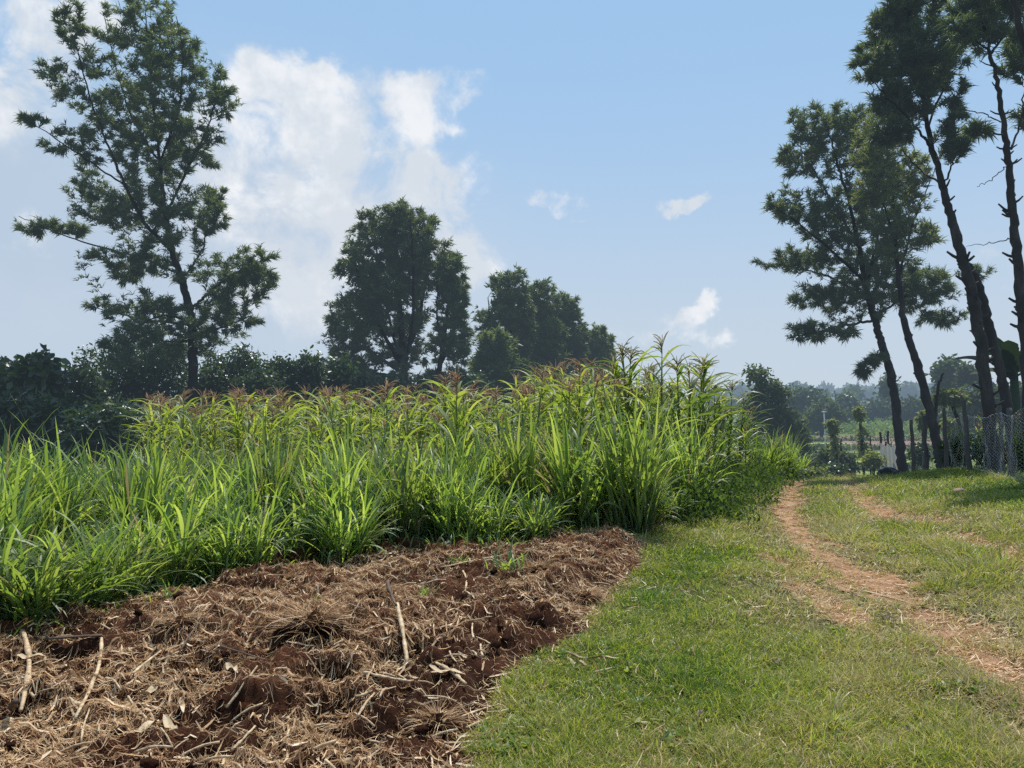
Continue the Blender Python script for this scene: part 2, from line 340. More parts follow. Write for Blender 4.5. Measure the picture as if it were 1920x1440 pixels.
def ground_material():
    m, nt = new_mat('grassy_ground'); L = nt.links
    g = N(nt, 'ShaderNodeNewGeometry'); sx = N(nt, 'ShaderNodeSeparateXYZ'); L.new(g.outputs['Position'], sx.inputs[0])
    n1 = N(nt, 'ShaderNodeTexNoise', inp={'Scale': 1.3, 'Detail': 9.0, 'Roughness': .7}); L.new(g.outputs['Position'], n1.inputs['Vector'])
    near = ramp(nt, [(.28,(.03,.03,.012)),(.45,(.055,.058,.02)),(.6,(.085,.075,.03)),(.75,(.18,.12,.07))]); L.new(n1.outputs[0], near.inputs[0])
    # terraced plots of the valley: bands across the slope, broken up by noise
    mp = N(nt, 'ShaderNodeMapping'); mp.inputs['Scale'].default_value = (.012, .085, 0); L.new(g.outputs['Position'], mp.inputs[0])
    n2 = N(nt, 'ShaderNodeTexNoise', inp={'Scale': 1.0, 'Detail': 2.0, 'Roughness': .4}); L.new(mp.outputs[0], n2.inputs['Vector'])
    far = ramp(nt, [(.30,(.06,.085,.032)),(.42,(.10,.135,.042)),(.50,(.16,.205,.055)),(.56,(.07,.10,.036)),(.64,(.20,.14,.085)),(.74,(.14,.19,.05))]); L.new(n2.outputs[0], far.inputs[0])
    n4 = N(nt, 'ShaderNodeTexNoise', inp={'Scale': .8, 'Detail': 6.0}); L.new(g.outputs['Position'], n4.inputs['Vector'])
    ov = N(nt, 'ShaderNodeMix', data_type='RGBA', blend_type='OVERLAY'); ov.inputs[0].default_value = .5
    L.new(far.outputs[0], ov.inputs[6]); L.new(n4.outputs[0], ov.inputs[7])
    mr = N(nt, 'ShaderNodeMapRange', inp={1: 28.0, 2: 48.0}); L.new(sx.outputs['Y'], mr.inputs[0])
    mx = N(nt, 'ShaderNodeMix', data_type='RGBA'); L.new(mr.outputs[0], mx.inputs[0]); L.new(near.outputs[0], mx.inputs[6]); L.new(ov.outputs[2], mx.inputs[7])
    n3 = N(nt, 'ShaderNodeTexNoise', inp={'Scale': 45.0, 'Detail': 6.0, 'Roughness': .75}); L.new(g.outputs['Position'], n3.inputs['Vector'])
    bp = N(nt, 'ShaderNodeBump', inp={'Strength': .6, 'Distance': .02}); L.new(n3.outputs[0], bp.inputs['Height'])
    p = N(nt, 'ShaderNodeBsdfPrincipled', inp={'Roughness': .95, 'Specular IOR Level': .1})
    L.new(mx.outputs[2], p.inputs['Base Color']); L.new(bp.outputs[0], p.inputs['Normal'])
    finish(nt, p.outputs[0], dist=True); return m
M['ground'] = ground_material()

# ------------------------------------------------------------------ the ground, soil, tracks
def grid_mesh(xs, ys, zf, keep=None, attr=None):
    X, Y = np.meshgrid(xs, ys); Z = zf(X, Y)
    v = np.stack([X, Y, Z], -1).reshape(-1, 3)
    nx, ny = len(xs), len(ys)
    i, j = np.meshgrid(np.arange(nx-1), np.arange(ny-1))
    a = j*nx+i
    q = np.stack([a, a+1, a+1+nx, a+nx], -1).reshape(-1, 4)
    at = attr(X, Y).reshape(-1) if attr is not None else np.full(len(v), .5)
    if keep is not None:
        k = keep(X, Y).reshape(-1)
        q = q[k[q].all(1)]
        used = np.zeros(len(v), bool); used[q.ravel()] = True
        idx = np.cumsum(used)-1; v = v[used]; at = at[used]; q = idx[q]
    mb = MB(); mb.add(v, q, None, at); return mb
ys = np.concatenate([np.linspace(-60, -2, 20), np.linspace(-1.5, 26, 190), np.geomspace(26.3, 3800, 150)])
xs_ = np.concatenate([np.linspace(-14, 16, 230)]); side = np.geomspace(.4, 1800, 60)
xs = np.concatenate([-14-side[::-1], xs_, 16+side])
tag(grid_mesh(xs, ys, lambda x, y: ground_h(x, y)-.45*sstep(.0, .35, polydist(x, y, SOILX))).build('ground', M['ground']), 'grassy ground falling away into the valley', 'ground', kind='structure')
sxs = np.arange(-5.0, 2.1, .017); sys_ = np.arange(1.2, 10.2, .019)
wob = lambda x, y: (fbm(x*5, y*5, 77, 3)-.5)*.34
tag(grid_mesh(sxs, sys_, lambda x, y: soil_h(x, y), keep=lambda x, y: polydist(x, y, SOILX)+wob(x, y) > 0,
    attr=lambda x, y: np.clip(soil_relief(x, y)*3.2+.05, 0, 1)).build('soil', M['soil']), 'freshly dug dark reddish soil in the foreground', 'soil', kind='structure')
def strip(name, pts, label):
    x0 = min(p[0]-p[2] for p in pts)-.4; x1 = max(p[0]+p[2] for p in pts)+.4
    y0 = min(p[1] for p in pts)-.4; y1 = max(p[1] for p in pts)+.4
    mb = grid_mesh(np.arange(x0, x1, .045), np.arange(y0, y1, .05), lambda x, y: ground_h(x, y)+.006+.012*(fbm(x*9, y*9, 5, 2)-.3),
        keep=lambda x, y: linedist(x, y, pts)+(fbm(x*5, y*5, 91, 4)-.5)*.75 < -.03)
    tag(mb.build(name, M['track']), label, 'path', kind='structure')
strip('path', TRACK, 'trodden reddish earth path running to the crest')
strip('path', TRACK2, 'trodden earth path coming in from the right edge')
strip('wheel_rut', RUT2, 'bare second wheel rut nearer the fence')
strip('wheel_rut', RUT3, 'bare earth patch beside the right edge')
strip('path', SPUR, 'bare patch left of the path')
strip('path', SPUR2, 'small bare patch below the path')

# ------------------------------------------------------------------ blades
def unit(v): return v/(np.linalg.norm(v, axis=-1, keepdims=True)+1e-12)
def blade_paths(base, az, length, tilt, droop, S, pw=1.6):
    """blades rising from base: angle from vertical grows tilt -> tilt+droop"""
    n = len(az); s = np.linspace(0, 1, S)
    th = tilt[:, None]+droop[:, None]*s[None, :]**pw
    dh = np.sin(th); dz = np.cos(th)
    ds = length[:, None]/(S-1)
    ch = np.concatenate([np.zeros((n, 1)), np.cumsum((dh[:, 1:]+dh[:, :-1])*.5*ds, 1)], 1)
    cz = np.concatenate([np.zeros((n, 1)), np.cumsum((dz[:, 1:]+dz[:, :-1])*.5*ds, 1)], 1)
    return base[:, None, :]+np.stack([ch*np.cos(az)[:, None], ch*np.sin(az)[:, None], cz], -1)
def blade_side(az, roll):
    s = np.stack([-np.sin(az)*np.cos(roll), np.cos(az)*np.cos(roll), np.sin(roll)], -1)
    return s[:, None, :]
def prof(S, k=.25, p=.8):
    s = np.linspace(0, 1, S); return np.minimum(1, (s+.12)/k*.5+.35)*(1-s**2.2)**p+.02

# ------------------------------------------------------------------ napier grass clumps
def napier_mesh(h, nt_, spread, seed, wide=.026, low=0):
    r = np.random.default_rng(seed); mb = MB()
    base, az, ln, ti, dr, wd, v = [], [], [], [], [], [], []
    for k in range(nt_):
        a = r.uniform(0, 2*math.pi); rr = spread*.32*math.sqrt(r.uniform())
        b = np.array([rr*math.cos(a), rr*math.sin(a), 0])
        lean = min(abs(r.normal(0, .15))+.03+.42*rr/spread, .7); la = a+r.normal(0, .5)
        sh = h*r.uniform(.12, .58)*r.choice([1, 1, .6])
        nl = r.integers(4, 8)
        tone = np.clip(r.normal(.46, .26), 0, 1)
        top = b+np.array([math.cos(la)*math.sin(lean), math.sin(la)*math.sin(lean), math.cos(lean)])*sh
        mb.tube(np.stack([b-[0, 0, .05], (b+top)/2+r.normal(0, .008, 3), top]), [.009, .008, .005], 4, tone*.6, cap=False)
        a0 = r.uniform(0, 6.28)
        for j in range(nl):
            f = (j+1)/nl
            base.append(b+(top-b)*f); az.append(la+r.normal(0, .35) if r.uniform() < .35 else a0+j*math.pi+r.normal(0, .7))
            L = h*r.uniform(.42, .75)*(1.1-.25*abs(f-.6)); ln.append(L)
            ti.append(max(.04, lean*.6+r.normal(.12, .1)+.35*(1-f))); dr.append(r.uniform(.25, 1.75)*(1.25-.5*f)); wd.append(wide*r.uniform(.65, 1.25))
            v.append(np.clip(tone+r.normal(0, .16)+.14*f, 0, 1))
    base = np.array(base); az = np.array(az); n = len(az); S = 8
    p = blade_paths(base, az, np.array(ln), np.array(ti), np.array(dr), S)
    p[..., 2] *= h/np.percentile(p[..., 2].max(1), 84)
    w = np.array(wd)[:, None]*prof(S)[None, :]
    sd = blade_side(az, r.normal(0, .5, n))
    v = .33+.67*np.array(v); v[r.uniform(0, 1, n) < .045] = .04
    mb.ribbon(p, w, sd, v)
    return mb
NP = []
for i in range(9):
    o = napier_mesh(1.0, 30+4*(i % 4), .58+.05*(i % 3), 100+i, .028+.004*(i % 3)).build('napier_clump', M['napier'])
    NP.append(o)
used = [False]*len(NP)
def napier(x, y, hs, ws, label, group, k=None):
    k = RNG.integers(len(NP)) if k is None else k
    o = NP[k] if not used[k] else NP[k].copy()
    if used[k]: C.objects.link(o)
    used[k] = True
    o.location = (x, y, h1(x, y)-.02); o.rotation_euler = (RNG.normal(0, .05), RNG.normal(0, .05), RNG.uniform(0, 6.28)); o.scale = (ws, ws, hs)
    return tag(o, label, 'grass clump', group)
def nap_height(x, y):
    px = 960+x/max(y, 1)*F
    top = np.interp(px, [-300, 0, 150, 320, 430, 520, 620, 700, 780, 900, 1000, 1080, 1150, 1250, 1330, 1400], [862, 868, 862, 866, 842, 800, 780, 752, 745, 742, 775, 822, 795, 808, 832, 878])
    full = CAMZ+(HOR-top)/F*y
    return full
placed = []
for row in range(16):
    for c in range(34):
        x = -9.2+c*.5+RNG.normal(0, .14)+(row % 2)*.25; y = 4.6+row*.5+RNG.normal(0, .12)
        d = float(polydist(np.array([x]), np.array([y]), NAP)[0])
        if d < .10: continue
        if abs(x) > y*.72+.3: continue
        if RNG.uniform() < .12: continue
        full = nap_height(x, y)
        e = float(sstep(.0, 1.9, d)) if y < 9.3 or x < 0 else float(sstep(0, .9, d))
        hh = full*(.36+.64*e)*RNG.uniform(.72, 1.06)*float(.78+.6*vnoise(np.array([x*.75]), np.array([y*.75]), 44)[0])
        hh = min(hh, full*1.06)
        placed.append((x, y, hh, d))
for x, y, hh, d in placed:
    px = 960+x/y*F
    if d < .5 and px < 1120: lab, gr = 'short arching napier clump along the soil edge', 'napier clumps fringing the dug soil'
    elif px < 430: lab, gr = 'knee to waist high napier clump in the left part of the grass stand', 'napier clumps on the left'
    elif px < 1060: lab, gr = 'tall bright green napier clump in the middle of the grass stand', 'tall napier clumps in the middle'
    else: lab, gr = 'dark green napier clump at the right corner of the grass stand', 'napier clumps at the right corner'
    napier(x, y, hh, (.55+.42*min(hh, 1.7))*RNG.uniform(.8, 1.12), lab, gr)
for px, py, hh, lab in [(1185, 1003, 1.5, 'big dark napier clump at the soil corner, nearest the lawn'), (1085, 1000, 1.15, 'upright napier clump just left of the dark corner clump'),
        (1290, 965, 1.25, 'napier clump arching out over the lawn at the field corner'), (60, 1195, .5, 'low leafy napier clump at the left end of the soil edge'),
        (150, 1165, .62, 'second napier clump from the left end of the soil edge'), (300, 1100, .7, 'napier clump leaning over the stick at the soil edge'),
        (590, 1040, .85, 'pale napier clump bulging over the soil left of centre'), (860, 1025, .8, 'napier clump over the middle of the soil edge with arching blades')]:
    g = G(px, py); napier(g[0], g[1], hh, .55+.5*hh, lab, None)
for px, d, hh in [(1432, 20.5, 1.1), (1455, 22, 1.3), (1475, 23.5, 1.2), (1440, 23.5, 1.3), (1490, 25, 1.0)]:
    p = P(px, 800, d); napier(p[0], d, hh, 1.2, 'small far napier clump beside the crest of the path', 'far napier clumps by the crest')

# undergrowth below the clumps
def scatter_blades(mb, x, y, z, ln, wd, ti, dr, v, S=4, roll=.6):
    az = RNG.uniform(0, 2*math.pi, len(x))
    p = blade_paths(np.stack([x, y, z], -1), az, ln, ti, dr, S)
    mb.ribbon(p, wd[:, None]*prof(S)[None, :], blade_side(az, RNG.normal(0, roll, len(x))), v)
n = 17000
x = RNG.uniform(-9, 4.2, n); y = RNG.uniform(4.6, 12.2, n); dd = polydist(x, y, NAP); k = (dd > -.12) & (np.abs(x) < .75*y)
x, y, dd = x[k], y[k], dd[k]; n = len(x); mb = MB()
scatter_blades(mb, x, y, H(x, y)-.01, RNG.uniform(.1, .45, n)*(.5+.5*sstep(0, .6, dd)), RNG.uniform(.008, .02, n), RNG.uniform(.05, .9, n), RNG.uniform(.3, 1.7, n), RNG.uniform(.33, .75, n), 5)
tag(mb.build('undergrowth', M['napier']), 'low grass growing between the napier clumps', 'undergrowth', kind='stuff')

# ------------------------------------------------------------------ maize
def maize_proto(seed, tall=True, dark=False, dry=0.0, pale=False):
    r = np.random.default_rng(seed); root = empty('maize_plant')
    h = 1.0; st = MB()
    b = r.normal(0, .02, 2)
    pts = np.array([[0, 0, -.03], [b[0]*.4, b[1]*.4, .3], [b[0]*.8, b[1]*.8, .6], [b[0], b[1], .86]])
    st.tube(pts, [.0105, .010, .008, .004], 5, .4)
    st.build('stalk', M['maize_stalk'], root)
    n = int(r.integers(14, 19)); a0 = r.uniform(0, 6.28)
    f = np.linspace(.12, .84, n)
    base = np.stack([np.interp(f, [0, .3, .6, .86], pts[:, 0]), np.interp(f, [0, .3, .6, .86], pts[:, 1]), f], -1)
    az = a0+np.arange(n)*math.pi+r.normal(0, .9, n)
    ln = (.24+.20*np.sin(np.clip((f-.05)/.9, 0, 1)*math.pi))*r.uniform(.85, 1.2, n)
    ti = r.uniform(.25, .6, n)+.25*(1-f); dr = r.uniform(.9, 2.2, n)
    S = 8; p = blade_paths(base, az, ln, ti, dr, S, 1.2)
    w = (r.uniform(.020, .034, n)*(.8+.3*np.sin(f*3)))[:, None]*prof(S, .3, .7)[None, :]
    v = np.clip(r.normal(.62, .18, n)+.15*(f-.5), .25, 1); v[f < .25+dry*.5] *= .25
    lf = MB(); off = blade_side(az, r.normal(0, .4, n))
    # V folded blade: two half ribbons meeting at the midrib
    up = np.array([0, 0, .35])
    for sg in (-1, 1):
        sd = off*sg+up; sd = sd/np.linalg.norm(sd, axis=-1, keepdims=True)
        lf.ribbon(p+sd*w[..., None]*.25, w*.5, np.broadcast_to(sd, p.shape), v)
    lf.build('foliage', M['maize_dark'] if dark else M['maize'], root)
    ts = MB(); tb = np.array([b[0], b[1], .85]); nb = int(r.integers(11, 17))
    ts.tube(np.stack([tb, tb+[b[0]*.1, b[1]*.1, .08], tb+[b[0]*.2, b[1]*.2, .17]]), [.003, .0025, .0018], 4, .5, cap=False)
    tz = np.linspace(.05, .12, nb)
    bz = np.stack([np.full(nb, tb[0]), np.full(nb, tb[1]), tb[2]+tz], -1)
    aa = r.uniform(0, 6.28, nb); pp = blade_paths(bz, aa, r.uniform(.07, .14, nb), r.uniform(.25, .9, nb), r.uniform(.3, 1.5, nb), 4)
    for q in range(2):
        ts.ribbon(pp, np.full((nb, 4), .0085)*np.array([1, 1, .9, .4]), blade_side(aa, np.full(nb, q*1.5)), r.uniform(0, 1, nb))
    ts.build('tassel', M['tassel_pale'] if pale else M['tassel'], root)
    return root
MZ = {'red': [maize_proto(200+i, dry=.25*(i % 3)) for i in range(4)], 'pale': [maize_proto(230+i, pale=True) for i in range(4)], 'dark': [maize_proto(260+i, dark=True, pale=True) for i in range(4)]}
mz_used = set()
def maize(x, y, h, kind, label, group):
    k = int(RNG.integers(4)); pr = MZ[kind][k]
    if (kind, k) in mz_used: o = copy_tree(pr)
    else: o = pr; mz_used.add((kind, k))
    o.location = (x, y, h1(x, y)-.02); o.rotation_euler = (RNG.normal(0, .06), RNG.normal(0, .06), RNG.uniform(0, 6.28))
    ws = h*RNG.uniform(.9, 1.15)
    o.scale = (ws, ws, h)
    return tag(o, label, 'maize plant', group)
def field_right(y): return np.interp(y, [10, 12, 14, 17, 20, 23, 26], [2.0, 3.0, 3.75, 5.0, 6.3, 7.2, 8.0])
def maize_h(px): return np.interp(px, [200, 300, 500, 700, 900, 1050, 1200, 1300, 1420], [1.50, 1.68, 1.75, 1.82, 1.95, 2.17, 2.42, 2.36, 2.1])
cnt = 0
cands = []
for row in range(18):
    y = 11.3+row*.72
    for c in range(64):
        x = -9+c*.46+RNG.normal(0, .16); yy = y+RNG.normal(0, .28)
        px = 960+x/yy*F
        if px < 275+max(0, (14-yy))*22 or x > field_right(yy)-.15: continue
        edge = x > field_right(yy)-1.1
        cands.append((yy+RNG.uniform(0, 3)-(9 if edge else 0)-(2 if px > 1000 else 0), x, yy, px))
cands.sort()
for _, x, yy, px in cands[:284]:
    edge = x > field_right(yy)-1.0
    if edge and px > 1270: kind, lab, gr = 'dark', 'maize plant on the side facing the path, shade put into its darker green', 'maize along the path side'
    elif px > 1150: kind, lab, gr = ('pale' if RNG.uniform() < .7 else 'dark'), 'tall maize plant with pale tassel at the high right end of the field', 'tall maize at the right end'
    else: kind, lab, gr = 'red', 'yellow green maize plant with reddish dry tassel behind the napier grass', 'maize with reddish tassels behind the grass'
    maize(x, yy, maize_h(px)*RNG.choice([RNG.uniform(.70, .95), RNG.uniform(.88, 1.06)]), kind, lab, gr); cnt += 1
for px, d, h, lab in [(1188, 12.6, 2.55, 'maize plant whose pale tassel stands highest left of the pair above the field'), (1237, 12.2, 2.62, 'tallest maize plant with tassel against the cloud'),
        (1312, 14.0, 2.42, 'maize plant with a thin upright tassel right of the tallest one'), (1336, 14.5, 2.36, 'last tall maize tassel on the right against the sky'),
        (1398, 17.0, 1.35, 'leaning yellowish maize plant at the field edge by the lawn')]:
    p = P(px, 800, d); maize(p[0], d, h, 'pale' if d < 16 else 'red', lab, None)

# ------------------------------------------------------------------ leaf clouds
def fronds(mb, cen, dirv, K, L, W, tone, r, droop=.6, spread=.85, fat=.5):
    m = len(cen); n = m*K
    c = np.repeat(cen, K, 0); d = unit(np.repeat(dirv, K, 0)*.95+unit(r.normal(0, 1, (n, 3)))*spread+np.array([0, 0, .12]))
    l = L*(r.uniform(.45, 1.45, n)*np.repeat(r.uniform(.7, 1.25, m), K))[:, None]
    p1 = c+d*l*fat; p2 = p1+unit(d+np.array([0, 0, -droop]))*l*(1-fat)
    path = np.stack([c, p1, p2], 1)
    sd = unit(np.cross(d, unit(r.normal(0, 1, (n, 3)))))[:, None, :]
    w = np.array([.35, 1.0, .12])[None, :]*(W*r.uniform(.7, 1.3, n))[:, None]
    v = np.clip(np.repeat(tone, K)+r.normal(0, .16, n), 0, 1)
    mb.ribbon(path, w, sd, v)
def in_ell(r, n, e, pw=2.2):
    u = unit(r.normal(0, 1, (n, 3))); q = r.uniform(0, 1, n)**(1/pw)
    return np.array(e[:3])+u*q[:, None]*np.array(e[3:6])
def make_tree(name, label, cat, base, limbs, ells, seed, leaf='tree', group=None, L=.26, W=.05, K=13, tips=200, tpb=9, twig=.006, rough_bark='bark', stubs=0, droop=.6, jit=.26, tone0=.42, upbias=.35):
    """base (x,y,z); limbs: lists of (x,y,z,r) world; ells: world ellipsoids (cx,cy,cz,rx,ry,rz[,weight])"""
    r = np.random.default_rng(seed); base = np.array(base, float)
    root = empty(name, base); tag(root, label, cat, group)
    tk = MB(); nodes = []; nrad = []
    for li, lb in enumerate(limbs):
        lb = np.array(lb, float); m = 9*(len(lb)-1)+1
        s = np.linspace(0, len(lb)-1, m)
        pts = np.stack([np.interp(s, np.arange(len(lb)), lb[:, i]) for i in range(4)], -1)
        # smooth the corners a little
        for _ in range(3): pts[1:-1] = .25*pts[:-2]+.5*pts[1:-1]+.25*pts[2:]
        pts[1:-1, :3] += r.normal(0, .012, (m-2, 3))*(1 if lb[0, 3] < .2 else 1.4)
        rr = pts[:, 3]*(1+r.normal(0, .05, m))
        tk.tube(pts[:, :3]-base, rr, 9 if lb[0, 3] > .06 else 5, .5)
        if li < 50: nodes.append(pts[:, :3]); nrad.append(pts[:, 3])
        if stubs and li == 0:
            for q in range(stubs):
                i = int(r.integers(m//6, int(m*.8))); a = r.uniform(0, 6.28); rd = pts[i, 3]
                d = np.array([math.cos(a), math.sin(a)*.6, r.uniform(.1, .7)]); ll = rd+r.uniform(.04, .22)
                tk.tube(np.stack([pts[i, :3]-base, pts[i, :3]-base+d*ll*.6, pts[i, :3]-base+d*ll+[0, 0, .03]]), [rd*.42, rd*.3, rd*.2], 5, .5)
    nodes = np.concatenate(nodes); nrad = np.concatenate(nrad); ntop = nodes[:, 2]
    wts = np.array([(e[6] if len(e) > 6 else 1.0)*(e[3]*e[4]*e[5])**(.72) for e in ells]); wts /= wts.sum()
    P0 = []
    for e, w in zip(ells, wts): P0.append(in_ell(r, max(9, int(round(tips*w))), e))
    P0 = np.concatenate(P0)
    dm = np.array([np.min(np.linalg.norm(nodes-p, axis=1)) for p in P0]); P0 = P0[np.argsort(dm)]
    NN = len(nodes); buf = np.zeros((NN+len(P0)*5, 3)); buf[:NN] = nodes; br = np.zeros(len(buf)); br[:NN] = nrad
    cen, dirs, tone = [], [], []
    zmin = min(e[2]-e[5] for e in ells); zmax = max(e[2]+e[5] for e in ells)
    for p in P0:
        dv = p-buf[:NN]; dist = np.linalg.norm(dv, axis=1)
        cost = dist+1.0*np.maximum(0, .25*np.hypot(dv[:, 0], dv[:, 1])+.1-dv[:, 2])*1.3+ .25*(br[:NN] > .10)
        i = int(np.argmin(cost)); q = buf[i]; dlt = p-q; ln = np.linalg.norm(dlt)
        r0 = min(br[i]*.6, .010+.011*ln)
        s = np.linspace(0, 1, 6)[:, None]
        bend = np.array([0, 0, -upbias*.35*ln])*(s*(1-s))+r.normal(0, .03*ln, 3)*(s*(1-s))*2
        br_pts = q+dlt*s+bend
        tk.tube(br_pts-base, np.linspace(max(r0, twig), twig*.7, 6), 4, .5, cap=False)
        buf[NN:NN+4] = br_pts[2:]; br[NN:NN+4] = np.linspace(max(r0, twig), twig*.7, 6)[2:]; NN += 4
        t = r.uniform(.25, 1.05, tpb); t[0] = 1.0; t[1] = .95
        cc = q+dlt*t[:, None]; cc = cc+r.normal(0, jit, (tpb, 3))*np.minimum(1, ln)*np.array([1, 1, .8])
        cen.append(cc); dirs.append(np.repeat(unit(dlt)[None], tpb, 0)+np.array([0, 0, .25]))
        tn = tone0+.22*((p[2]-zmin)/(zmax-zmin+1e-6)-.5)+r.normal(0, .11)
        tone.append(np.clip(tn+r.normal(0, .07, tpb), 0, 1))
    tk.build('trunk', M[rough_bark], root)
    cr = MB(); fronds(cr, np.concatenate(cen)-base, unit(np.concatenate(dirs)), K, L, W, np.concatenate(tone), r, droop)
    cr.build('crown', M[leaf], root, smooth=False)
    return root
def pell(px, py, rx, ry, d, dd=0.0, rz=None, w=1.0):
    """world ellipsoid for a crown mass seen at px,py at distance d+dd, half sizes in photo pixels"""
    D = d+dd; c = P(px, py, D); k = D/F
    return (c[0], c[1], c[2], rx*k, (rz if rz else (rx+ry)*.5*k*.9), ry*k, w)
def plimb(l, d):
    o = []
    for t in l:
        px, py, rp = t[:3]; D = d+(t[3] if len(t) > 3 else 0)
        c = P(px, py, D); o.append((c[0], c[1], c[2], .78*rp*D/F))
    return o
def foot(px, d, zz=-.1):
    p = P(px, 800, d); return (p[0], d, h1(p[0], d)+zz)
def with_foot(l, px, rp, d):
    f = foot(px, d); return [(f[0], f[1], f[2], .8*rp*d/F)]+plimb(l, d)

# 1 the big loose tree on the left
D = 24.0
make_tree('silky_oak_tree', 'tall loose crowned tree with upswept limbs rising behind the maize on the left', 'tree', foot(362, D),
  [with_foot([(362,725,11),(362,620,10),(355,575,9.5),(336,510,8),(318,455,6.5),(306,380,5.2),(300,300,4),(288,200,3),(278,100,2),(272,20,1)], 364, 13, D),
   plimb([(322,470,5),(275,425,4.2,-.4),(238,355,3.5,-.8),(203,275,2.6,-.9),(172,195,2,-.8),(140,80,1.2,-.6)], D),
   plimb([(358,580,4),(380,560,3.6,-.5),(425,520,2.5,-.9),(485,490,1.2,-1)], D), plimb([(357,575,4),(345,520,3,.8),(380,470,2.2,1.2),(392,400,1.2,1.4)], D),
   plimb([(308,405,3.5),(345,330,3,.5),(388,245,2.2,.8),(415,150,1.2,.9)], D), plimb([(340,515,3),(255,480,2.4,.8),(140,450,1.7,1.2),(35,405,.8,1.4)], D),
   plimb([(236,350,2.4,-.8),(150,290,1.8,-1),(50,222,.8,-1.2)], D), plimb([(362,640,3),(290,640,2,.5),(215,610,1,.7)], D), plimb([(360,610,3),(270,600,2,.5),(175,575,1,.7)], D), plimb([(362,630,3),(430,610,2,-.3),(475,590,1,-.3)], D),
   plimb([(302,300,3),(335,210,2.4,-.8),(345,110,1.6,-1),(330,30,.9,-1)], D), plimb([(302,310,3),(245,220,2.4,.8),(215,120,1.6,1),(195,30,.9,1)], D), plimb([(355,600,3),(300,590,2,-1),(240,620,1,-1.6)], D)],
  [pell(285,60,62,75,D,0,w=1.1), pell(140,60,30,75,D,-.6,w=1.0), pell(105,140,28,55,D,-.6,w=.9), pell(205,60,26,55,D,.8,w=.7), pell(225,190,85,90,D,.2,w=.9), pell(325,170,60,110,D,-.6,w=1.2), pell(370,110,20,50,D,0,w=.7), pell(413,185,26,62,D,.8,w=1.5), pell(375,270,35,60,D,.6,w=.8),
   pell(290,290,80,90,D,.3), pell(165,260,40,50,D,-.8,w=.7), pell(150,350,40,55,D,.6,w=.5), pell(215,400,85,60,D,.2,w=.8), pell(395,390,34,55,D,1.2,w=1.5), pell(310,400,90,60,D,0,w=.8),
   pell(240,500,85,45,D,.4,w=.9), pell(320,480,70,60,D,0,w=.7), pell(440,520,75,60,D,-.8,w=1.35), pell(480,500,40,45,D,-.8,w=.9), pell(410,600,80,50,D,-.2,w=1.2), pell(290,590,95,45,D,0,w=1.0), pell(255,650,75,40,D,-1,w=1.3), pell(340,640,80,35,D,.6,w=1.0), pell(200,575,40,22,D,.6,w=1),
   pell(95,430,66,15,D,1.2,w=2.4), pell(60,225,28,14,D,-1.2,w=1.6), pell(110,270,30,28,D,-1,w=.8)],
  31, tips=1080, tpb=15, K=9, L=.19, W=.026, jit=.17)
# 2 the two trees in the middle
D = 33.0
make_tree('silky_oak_tree', 'broad domed dark tree in the middle behind the field', 'tree', foot(765, D),
  [with_foot([(762,735,9),(757,690,8),(752,620,7),(748,540,5),(742,450,3.5),(735,390,1.5)], 765, 10, D), plimb([(757,690,6),(715,620,4,-.6),(680,540,3,-1),(660,480,1.5,-1.2)], D),
   plimb([(757,680,6),(785,600,4,.6),(800,520,3,1),(805,440,1.5,1)], D), plimb([(757,700,5),(700,665,3.5,.6),(650,630,2,.8),(622,600,1,.9)], D), plimb([(757,700,5),(730,600,3.5,1),(710,500,2.5,1.4),(700,420,1.2,1.2)], D),plimb([(758,690,5),(775,600,3.5,-1),(775,500,2.5,-1.5),(770,410,1.2,-1.4)], D), plimb([(757,705,4),(700,700,3,-.8),(650,690,1.5,-1)], D)],
  [pell(745,420,72,45,D,w=1.5), pell(725,470,80,75,D,.4,w=1.3), pell(788,480,60,85,D,-.2,w=1.3), pell(735,560,90,80,D,w=1.2), pell(700,560,65,70,D,-1,w=1.1), pell(760,640,70,60,D,.4,w=.8), pell(640,600,30,40,D,.6,w=1.8), pell(655,500,22,40,D,-1.2,w=1.5), pell(670,640,62,60,D,0,w=1.2), pell(650,690,45,25,D,.4,w=1.2), pell(720,700,90,28,D,0,w=.9)],
  41, tips=720, tpb=14, K=11, L=.23, W=.037, jit=.24)
make_tree('silky_oak_tree', 'narrow upright tree close against the right side of the domed tree', 'tree', foot(818, D+1),
  [with_foot([(818,740,7),(825,680,6),(838,600,4),(845,520,2.5),(842,470,1)], 815, 8, D+1), plimb([(824,690,4),(850,630,3,.5),(865,570,1.5,.5)], D+1), plimb([(830,650,3),(818,590,2,-.5),(822,530,1,-.6)], D+1)],
  [pell(842,510,28,40,D+1,w=1.4), pell(850,560,30,55,D+1,w=1.5), pell(840,640,40,50,D+1,w=.75), pell(868,640,18,45,D+1,w=.8), pell(840,710,45,28,D+1,w=.8)],
  42, tips=240, tpb=14, K=10, L=.23, W=.037, jit=.22)
